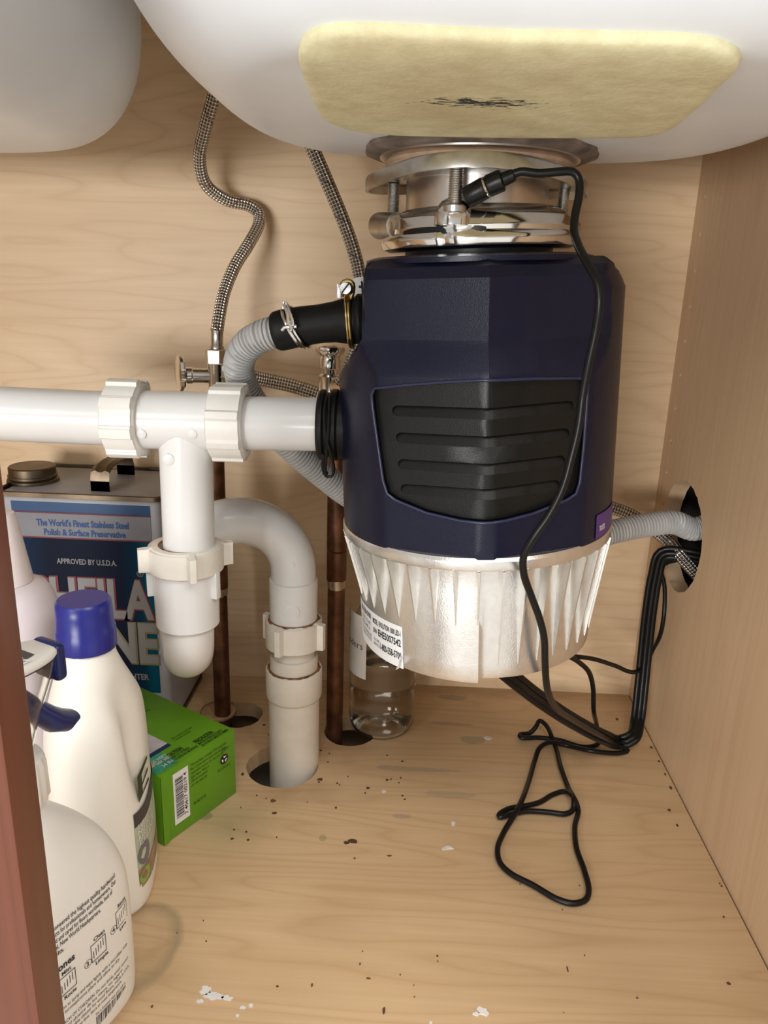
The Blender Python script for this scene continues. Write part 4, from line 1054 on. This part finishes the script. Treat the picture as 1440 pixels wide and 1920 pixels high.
jl = obj('label', rect_on(jmap(.0005), -.034, .034, .030, .075, 24, 6), M_LG, jug, label='printed label on the side of the jug')
obj('label_band', rect_on(jmap(.0008), -.034, .034, .073, .084, 24, 2), M_LD, jl, label='dark label band')
obj('label_band', rect_on(jmap(.0008), -.034, .034, .022, .038, 24, 2), M_LBR, jl, label='brown label photo')
obj('label_mark', poly_on(jmap(.0011), [(-.028+.006*math.cos(2*PI*k/16), .030+.006*math.sin(2*PI*k/16)) for k in range(16)]), M_LGR, jl)
obj('label_mark', poly_on(jmap(.0011), [(-.027+.007*math.cos(2*PI*k/16), .048+.009*math.sin(2*PI*k/16)) for k in range(16)]), simple('label_grey', (.16, .15, .17), .4), jl)
obj('lettering', join(*[text_on(s, .0055, jmap(.0011), -.032, .070-.0045*k, .030) for k, s in enumerate(['SAFE FOR FLOORS', 'NO DULLING', 'RESIDUE FREE', 'CLEANER'])]), M_LABELW, jl)
obj('lettering', text_on('E', .030, jmap(.0008), -.028, .089, .026), M_LGR if False else simple('label_outline', (.03, .05, .02), .5), jl)
# pale lilac bottle
lc = at(14, 1100, Y=.505)
lav = thing('tapered_bottle', 'pale lilac bottle with a tall tapered cap behind the blue-capped jug', 'bottle', (lc.x, .505, 0))
zt_ = at(30, 962, Y=.505).z; zm = at(40, 1090, Y=.505).z
Mx = Matrix.Translation((lc.x, .505, 0))
obj('body', lathe([(.0001, 0), (.030, 0), (.033, .003), (.0335, .02), (.0335, zm-.030), (.0330, zm-.022), (.0305, zm-.012), (.0260, zm-.004), (.0185, zm-.0005), (.015, zm)], 64, Mx), M_LAV, lav, sharp=50)
obj('cap', lathe([(.016, zm-.001), (.0178, zm), (.0178, zm+.002), (.0112, zt_-.004), (.0098, zt_-.0005), (.008, zt_), (.0001, zt_)], 64, Mx), M_LAVC, lav, label='tall tapered cap')
# spray bottle in front
SBM = local(-.200, .346, 64)
HDM = SBM @ Matrix.Translation((-.027, 0, -.004))
spray = thing('spray_bottle', 'white trigger spray bottle with printed back beside the cherry stile', 'bottle', SBM.translation)
BT = [(.0, .042, .024, 3.4, 0), (.003, .047, .028, 3.4, 0), (.010, .0495, .030, 3.4, 0), (.05, .0500, .0305, 3.4, 0), (.085, .0495, .0305, 3.3, 0), (.105, .0470, .0295, 3.0, -.001), (.122, .0420, .0270, 2.6, -.003), (.137, .0340, .0235, 2.3, -.006), (.150, .0240, .0195, 2.1, -.008), (.158, .0160, .0150, 2, -.008), (.164, .0135, .0135, 2, -.008), (.185, .0132, .0132, 2, -.008)]
obj('body', rings_loft(smooth_tab(BT), SBM, 96), M_HDPE2, spray, sharp=60)
Ms = SBM @ Matrix.Translation((-.008, 0, 0))
obj('collar', lathe([(.0140, .166), (.0172, .166), (.0178, .168), (.0178, .188), (.0165, .192), (.012, .193)], 96, Ms, rf=lambda t, r, z_: r*(1+.03*math.cos(18*t)+.025*math.sin(z_*900)) if r > .0165 else r), M_HDPE2, spray, label='ribbed collar')
tabs = [(.196, .017, .0135, 2.4, .012), (.208, .020, .0140, 2.6, .013), (.220, .025, .0145, 2.8, .013), (.236, .031, .0150, 3.0, .015), (.246, .033, .0152, 3.0, .016)]
obj('shroud', shell_loft(smooth_tab(tabs, 3), HDM, 64), M_CLEAR, spray, label='clear plastic shroud', sharp=60)
obj('pump', rings_loft([(.196, .008, .006, 2.5, .014), (.222, .009, .006, 2.5, .014), (.238, .018, .007, 2.5, .012)], HDM, 40), simple('milky_pump', (.62, .56, .50), .4), spray, label='milky pump body')
obj('top_plate', rings_loft([(.2462, .0335, .0145, 3, .016), (.2475, .0345, .0152, 3, .016), (.2495, .0345, .0152, 3, .016), (.2508, .0330, .0140, 3, .016)], HDM, 64), M_HDPE2, spray, label='white top plate', sharp=50)
smt = lambda x, y: HDM @ Vector((x, y, .2511))
lg = obj('logo_patch', poly_on(smt, [(.012, -.012), (.036, -.007), (.036, .005), (.012, .010)][::-1]), M_LD, spray, label='black logo patch')
obj('lettering', text_on('Bona', .011, lambda x, y: HDM @ Vector((.034-y*1.0, -.002+(x), .2514)), -.010, .004, .018, bold=.04), M_LABELW, lg)
obj('nozzle', xf(box(.046, .0535, -.010, .010, .230, .2515, .003, 3), HDM), M_TRIG, spray, label='dark blue nozzle block')
tr = [(.026, .232, .0), (.032, .223, .0), (.039, .214, 0), (.046, .206, 0), (.053, .2015, 0), (.060, .201, 0)]
rg = []
for i, (x, z_, _) in enumerate(tr):
    w = (.007, .0085, .010, .011, .0105, .007)[i]; h = (.004, .005, .0055, .006, .0052, .0025)[i]
    rg.append([HDM @ Vector((x+h*.6*math.sin(t), w*math.cos(t), z_+h*math.sin(t))) for t in [2*PI*k/20 for k in range(20)]])
obj('trigger', loft(rg), M_TRIG, spray, label='dark blue trigger', sharp=60)
def smap(off):
    def f(x, z_):
        a = interp([(t[0], t[1]) for t in BT], z_); b = interp([(t[0], t[2]) for t in BT], z_); dx = interp([(t[0], t[4]) for t in BT], z_)
        return SBM @ Vector((x, -b*(1-min(.999, abs(x-dx)/a)**3.3)**(1/3.3)-off, z_))
    return f
sm_ = smap(.0004)
TX = [('has pioneered the highest quality hardwood', .1005, .050), ('products for professionals and homeowners. Our', .0965, .050), ('trusted and cared for floors worldwide, best of', .0925, .046), ('natural, New World Headquarters.', .0885, .036), ('results.', .0845, .010)]
L = []
for s, z_, w in TX: L.append(text_on(s, .0042, sm_, -.020, z_, w, bold=.01))
L.append(text_on('Instrucciones', .0062, sm_, -.034, .0735, .030, bold=.03))
for (x, z_, nn, a, b) in ((-.010, .062, '2', 'Mist', 'Rocie'), (.012, .066, '3', 'Clean', 'Limpie'), (.032, .072, '4', 'Rinse', 'Lave')):
    L.append(join(rect_on(sm_, x-.0055, x+.0055, z_-.0060, z_-.0055, 2), rect_on(sm_, x-.0055, x+.0055, z_+.0055, z_+.0060, 2), rect_on(sm_, x-.0055, x-.0051, z_-.006, z_+.006), rect_on(sm_, x+.0051, x+.0055, z_-.006, z_+.006)))
    L.append(join(*[rect_on(sm_, x-.004+.0018*k, x-.0036+.0018*k, z_-.004+.0008*k, z_+.001+.0009*k) for k in range(5)]))
    L.append(text_on(nn, .0042, sm_, x-.0092, z_-.0052, bold=.02))
    L.append((lambda pts: (([sm_(x-.0080+.0026*math.cos(t), z_-.0038+.0026*math.sin(t)) for t in pts]+[sm_(x-.0080+.0023*math.cos(t), z_-.0038+.0023*math.sin(t)) for t in pts]), [(k, (k+1) % 20, 20+(k+1) % 20, 20+k) for k in range(20)]))([2*PI*k/20 for k in range(20)]))
    L.append(text_on(a, .0036, sm_, x-.003, z_+.0072, bold=.02)); L.append(text_on(b, .0036, sm_, x-.003, z_-.0095, bold=.02))
for z_, s, w in ((.0470, 'Ready to use. Motion to spray and wipe lightly with a microfiber mop.', .068), (.0435, 'Always test in an inconspicuous place and allow to dry.', .060), (.0365, 'KEEP OUT OF REACH OF CHILDREN. Do not drink, avoid contact.', .068), (.0330, 'Mantener fuera del alcance de los ninos, no ingerir.', .062), (.0295, 'Environmentally responsible cleaner for wood floors, made in USA.', .068), (.0260, 'Contains water, surfactant and no dyes. Store at room temperature.', .060)):
    L.append(text_on(s, .0034, sm_, -.033, z_, w))
L += [text_on('Para uso en pisos de madera.', .0034, sm_, -.033, .019, .035), text_on('0 53537 00321 8', .0036, sm_, .006, .0035, .022), text_on('For a location near you call us', .003, sm_, .006, .0215, .024)]
obj('lettering', join(*L), M_INK, spray, label='black printed directions')
obj('barcode', barcode(sm_, .006, .030, .008, .0205, seed=9), M_INK, spray)

# ------------------------------------------------------------------ green box
BA, BBx = at(307, 1587, Z=0), at(443, 1487, Z=0)
bu = (BBx-BA); BW = bu.length; bu.normalize(); bd_ = Vector((-bu.y, bu.x, 0)); BH, BL = .0645, .126
gb = thing('cardboard_box', 'bright green cardboard box with a barcode between the jug and the floor pipe', 'box', BA)
Mg = Matrix((bu, bd_, Vector((0, 0, 1)))).transposed().to_4x4(); Mg.translation = BA
M_GREEN = simple('green_card', (.115, .30, .012), .38, var=.06, vscale=30)
obj('carton', xf(box(0, BW, 0, BL, .0003, BH, .0008, 2), Mg), M_GREEN, gb)
fmf = lambda x, y: Mg @ Vector((x, -.0003, y)); ft_ = lambda x, y: Mg @ Vector((x, y, BH+.0003)); fsd = lambda x, y: Mg @ Vector((-.0003, y, x))
fmf2 = lambda x, y: Mg @ Vector((x, -.0005, y)); ft2 = lambda x, y: Mg @ Vector((x, y, BH+.0005))
flap = [(0, .0), (.0035, .004), (.005, .030), (.0015, BH-.001), (0, BH)]
obj('flap', ([Mg @ Vector((x, -.0012*(1 if 0 < z_ < BH else .3), z_)) for x, z_ in [(0, .0006), (.0055, .001), (.0065, .022), (.0050, .045), (.0015, BH-.0008), (0, BH-.0005)]], [tuple(range(6))]), M_GREEN, gb, label='folded end flap')
bl = obj('barcode_label', rect_on(fmf, .0125, .0285, .0115, .0590), M_LABELW, gb, label='white barcode label')
obj('barcode', barcode(fmf2, .0145, .0225, .0165, .0535, vertical=True, seed=4), M_INK, bl)
obj('lettering', text_on('7 40617 00219 4', .0048, fmf2, .0265, .0155, .039, bold=.01, rot=PI/2), M_INK, bl)
M_DG = simple('dark_green_ink', (.018, .06, .004), .5)
gl = [text_on('This package contains 25% recycled', .0036, fmf2, .031, .0560, .040), text_on('fiber content and is made with inks from', .0036, fmf2, .031, .0522, .040), text_on('responsible sources. Do not use near', .0036, fmf2, .031, .0484, .037), text_on('open flame. Made in', .0036, fmf2, .031, .0446, .020), text_on('USA for household', .0036, fmf2, .031, .0408, .018), text_on('use only, keep dry.', .0036, fmf2, .031, .0370, .018), text_on('40-08210 R2', .0040, fmf2, .0325, .0185, .014), text_on('©2014', .0045, fmf2, .066, .0500, .008), text_on('RECYCLABLE BOX', .003, fmf2, .061, .0335, .014)]
obj('lettering', join(*gl), M_DG, gb)
rc = [2*PI*k/28 for k in range(28)]
obj('recycling_mark', ([fmf2(.0685+.0046*math.cos(t), .0425+.0046*math.sin(t)) for t in rc], [tuple(range(28))]), M_INK, gb, label='round recycling mark')
fmf3 = lambda x, y: Mg @ Vector((x, -.0007, y))
tri_ = []
for k in range(3):
    a = PI/2+2*PI*k/3
    q = [(.0685+.0036*math.cos(a+d)*s, .0425+.0036*math.sin(a+d)*s) for d, s in ((-.75, .95), (.35, .95), (.35, .45), (-.75, .45))]
    tri_.append(poly_on(fmf3, q))
obj('recycling_arrows', join(*tri_), M_LABELW, gb)
# top print
ph = obj('photo_print', poly_on(ft_, [(.0, .028), (.034, .028), (.034, .076), (.0, .076)]), simple('printed_photo', (.50, .47, .50), .3, var=.25, vscale=40), gb, label='pale printed photo')
obj('stripe', rect_on(ft2, .0, .034, .0245, .029), simple('navy_stripe', (.01, .03, .10), .4), ph)
obj('teal_print', rect_on(ft_, 0, .022, .003, .0243), simple('teal_print', (.04, .26, .16), .4, var=.5, vscale=60), gb)
obj('round_seal', ([ft2(.0055+.0036*math.cos(t), .0165+.0036*math.sin(t)) for t in rc], [tuple(range(28))]), simple('seal_tan', (.50, .36, .22), .5, var=.3, vscale=200), gb)
obj('yellow_print', rect_on(ft_, .010, .046, .096, .107), simple('yellow_print', (.50, .36, .07), .45), gb)
gl = [text_on('PRECAUCION:', .0066, ft2, .048, .0100, .020, bold=.04), text_on('MANTENGA FUERA DEL ALCANCE', .0042, ft2, .048, .0062, .026, bold=.02), text_on('DE LOS NINOS Y MASCOTAS SIEMPRE', .0042, ft2, .048, .0024, .030, bold=.02),
      text_on('CAUTION:', .0066, ft2, .022, .0130, .015, bold=.04), text_on('KEEP OUT OF REACH', .0042, ft2, .022, .0092, .018, bold=.02), text_on('OF CHILDREN. READ LABEL BEFORE USE.', .0042, ft2, .022, .0054, .024, bold=.02),
      text_on('Net contents on the side', .0036, ft2, .040, .0300, .022), text_on('Contenido en el lado', .0036, ft2, .040, .0265, .018),
      text_on('Lemon scented scrubbing pads with', .0042, ft2, .030, .086, .030), text_on('long lasting fibers, will not scratch', .0042, ft2, .030, .081, .030), text_on('stainless steel or glass.', .0042, ft2, .030, .076, .022)]
obj('lettering', join(*gl), M_DG, gb)
for g in (text_on('25 SHEETS', .005, ft2, .009, .0165, .014), text_on('FABRIC SHEETS', .005, ft2, .009, .0120, .014), text_on('34 IN', .006, ft2, .010, .006, .010)):
    obj('lettering', g, M_LABELW, gb)
obj('lettering', text_on('WARNING: contains fragrance', .004, fsd, .008, .012, .044), M_DG, gb)
obj('lettering', text_on('Do not leave in sun', .004, fsd, .010, .0075, .034), M_DG, gb)

# ------------------------------------------------------------------ clear bottle
CBX, CBY, CBR = -.0195, .6935, .0335
cbt = thing('clear_bottle', 'clear plastic bottle half full of water under the disposer', 'bottle', (CBX, CBY, 0))
Mx = Matrix.Translation((CBX, CBY, 0)); t_ = .0009
op = [(.0001, .0015), (.018, .0008), (.024, .0004), (.0290, .0022), (.0322, .008), (.0335, .016), (.0335, .030), (.0329, .032), (.0335, .034), (.0335, .052), (.0329, .054), (.0335, .056), (.0335, .098), (.0318, .112), (.027, .127), (.0195, .140), (.0145, .149), (.0135, .156), (.0135, .172)]
ip = [(max(.0001, r-t_), z_+(t_ if z_ < .01 else 0)) for r, z_ in op][::-1]
M_PET = clearmat('clear_pet', (.93, .93, .91), .07, 1.38)
obj('shell', lathe(op+ip, 64, Mx), M_PET, cbt, sharp=60)
wl = at(715, 1250, Y=CBY-.03).z
wp = [(max(.0001, r-t_-.0002), z_+t_+.0002) for r, z_ in op if z_ < wl-.003]+[(.0322, wl), (.0001, wl)]
obj('water', lathe(wp, 64, Mx), clearmat('water', (.86, .86, .83), .05, 1.33), cbt, label='clear water')
obj('cap', lathe([(.0140, .160), (.0152, .160), (.0152, .176), (.014, .1775), (.0001, .1775)], 48, Mx), M_LABELW, cbt)
def cmap_(off): return lambda x, z_: Mx @ Vector(((CBR+off)*math.sin(x/CBR), -(CBR+off)*math.cos(x/CBR), z_))
la0, la1 = -.056, -.016
zl0, zl1 = at(675, 1265, Y=CBY-.02).z, at(672, 1150, Y=CBY-.02).z
cl_ = obj('label', rect_on(cmap_(.0003), la0, la1, zl0, zl1, 16, 1), simple('bottle_label', (.60, .56, .50), .5), cbt, label='wrapped white paper label')
obj('label_edge', rect_on(cmap_(.0005), la0, la0+.006, zl0+.02, zl1-.002, 3, 1), simple('label_teal', (.01, .10, .12), .5), cl_)
obj('lettering', text_on('nders', .010, cmap_(.0006), la0+.012, (zl0+zl1)/2-.002, .024, bold=.0), simple('grey_ink', (.10, .10, .10), .5), cl_)

# ------------------------------------------------------------------ scraps on the floor
pk = obj('wooden_plug', lathe([(.0001, .0), (.0165, 0), (.0172, .001), (.0172, .0035), (.0160, .0045), (.0001, .0045)], 40, Matrix.Translation((at(425, 1338, Z=0).x-.008, at(425, 1338, Z=0).y-.002, .0004)), rf=lambda t, r, z_: r*(1+.04*math.sin(2*t+.5))), simple('plug_wood', (.42, .26, .15), .6, var=.2, vscale=60), None)
tag(pk, 'flat tan wooden disc lying at the foot of the left copper pipe', 'wood disc')
def flake(px, py, w, h, seed, n=18, jag=.30):
    w, h = w*.75, h*.75
    r_ = random.Random(seed); c = fl(px, py); k = (c-CAM).dot(FW)/F; st_ = (c-CAM).length/CAMH
    top = []
    for i in range(n):
        a = 2*PI*i/n; s = 1+r_.uniform(-jag, jag)
        top.append(Vector((c.x+w*k/2*s*math.cos(a), c.y+h*k/2*st_*s*math.sin(a), .0006)))
    return loft([[Vector((v.x, v.y, .0001)) for v in top], top])
M_FLK = simple('white_paint_flake', (.72, .71, .69), .6, var=.1); M_DEB = simple('dark_crumb', (.10, .05, .026), .8, var=.5)
for i, g in enumerate([(400, 1868, 44, 16), (385, 1858, 26, 20), (425, 1872, 26, 10), (375, 1878, 18, 8), (905, 1897, 28, 18), (893, 1902, 16, 8), (915, 1384, 18, 7), (840, 1590, 24, 8), (850, 1545, 10, 12), (720, 1484, 12, 6), (455, 1890, 16, 6), (470, 1886, 10, 8), (832, 1592, 10, 6), (808, 1918, 8, 6), (445, 1905, 9, 6)]):
    o = obj('paint_flake', flake(*g, seed=i, jag=.30), M_FLK, floor)
rnd = random.Random(11); gs = []
spots = [(662, 1578, 26, 9), (650, 1581, 14, 6), (1322, 1575, 8, 5), (1366, 1845, 9, 6), (1314, 1580, 8, 6), (1157, 1349, 6, 5), (1221, 1402, 6, 5), (1258, 1478, 6, 7), (1255, 1520, 9, 5), (1247, 1452, 5, 5), (1186, 1332, 5, 4), (512, 1502, 14, 7), (515, 1525, 12, 5), (600, 1462, 16, 6), (585, 1452, 12, 6), (465, 1575, 6, 4), (435, 1573, 8, 4), (439, 1556, 6, 4), (462, 1560, 5, 4), (690, 1478, 8, 5), (726, 1463, 7, 4), (630, 1515, 6, 4), (480, 1415, 10, 6), (495, 1430, 12, 5), (600, 1430, 10, 5), (520, 1850, 6, 4), (585, 1848, 5, 8), (675, 1808, 5, 5), (690, 1835, 12, 4), (720, 1895, 6, 14), (665, 1610, 5, 4), (730, 1605, 14, 3), (820, 1793, 5, 3), (1064, 1818, 3, 12), (1195, 1872, 5, 3), (285, 1888, 5, 6), (1357, 1720, 4, 4), (455, 1452, 9, 5), (1300, 1530, 5, 6), (1270, 1548, 5, 5)]
for _ in range(38): spots.append((rnd.uniform(470, 760), rnd.uniform(1290, 1500), rnd.uniform(3, 7), rnd.uniform(2, 4)))
for _ in range(16): spots.append((rnd.uniform(300, 1380), rnd.uniform(1500, 1915), rnd.uniform(2, 4), rnd.uniform(1.5, 3)))
for _ in range(26):
    t = rnd.random(); spots.append((1195+(1425-1195)*t-rnd.uniform(0, 10), 1330+(1790-1330)*t, rnd.uniform(3, 6), rnd.uniform(3, 5)))
for i, g in enumerate(spots):
    p = fl(g[0], g[1])
    if min(math.hypot(p.x+.108, p.y-.617)-.036, math.hypot(p.x+.168, p.y-.70)-.027, math.hypot(p.x+.19, p.y-.706)-.022, math.hypot(p.x+.05, p.y-.68)-.029, math.hypot(p.x-CBX, p.y-CBY)-.035) < 0 or p.y > YB-.004 or p.x > XR-.004: continue
    gs.append(flake(*g, seed=100+i, n=7))
db = obj('floor_debris', join(*gs), M_DEB, floor, smooth=False); db['kind'] = 'stuff'
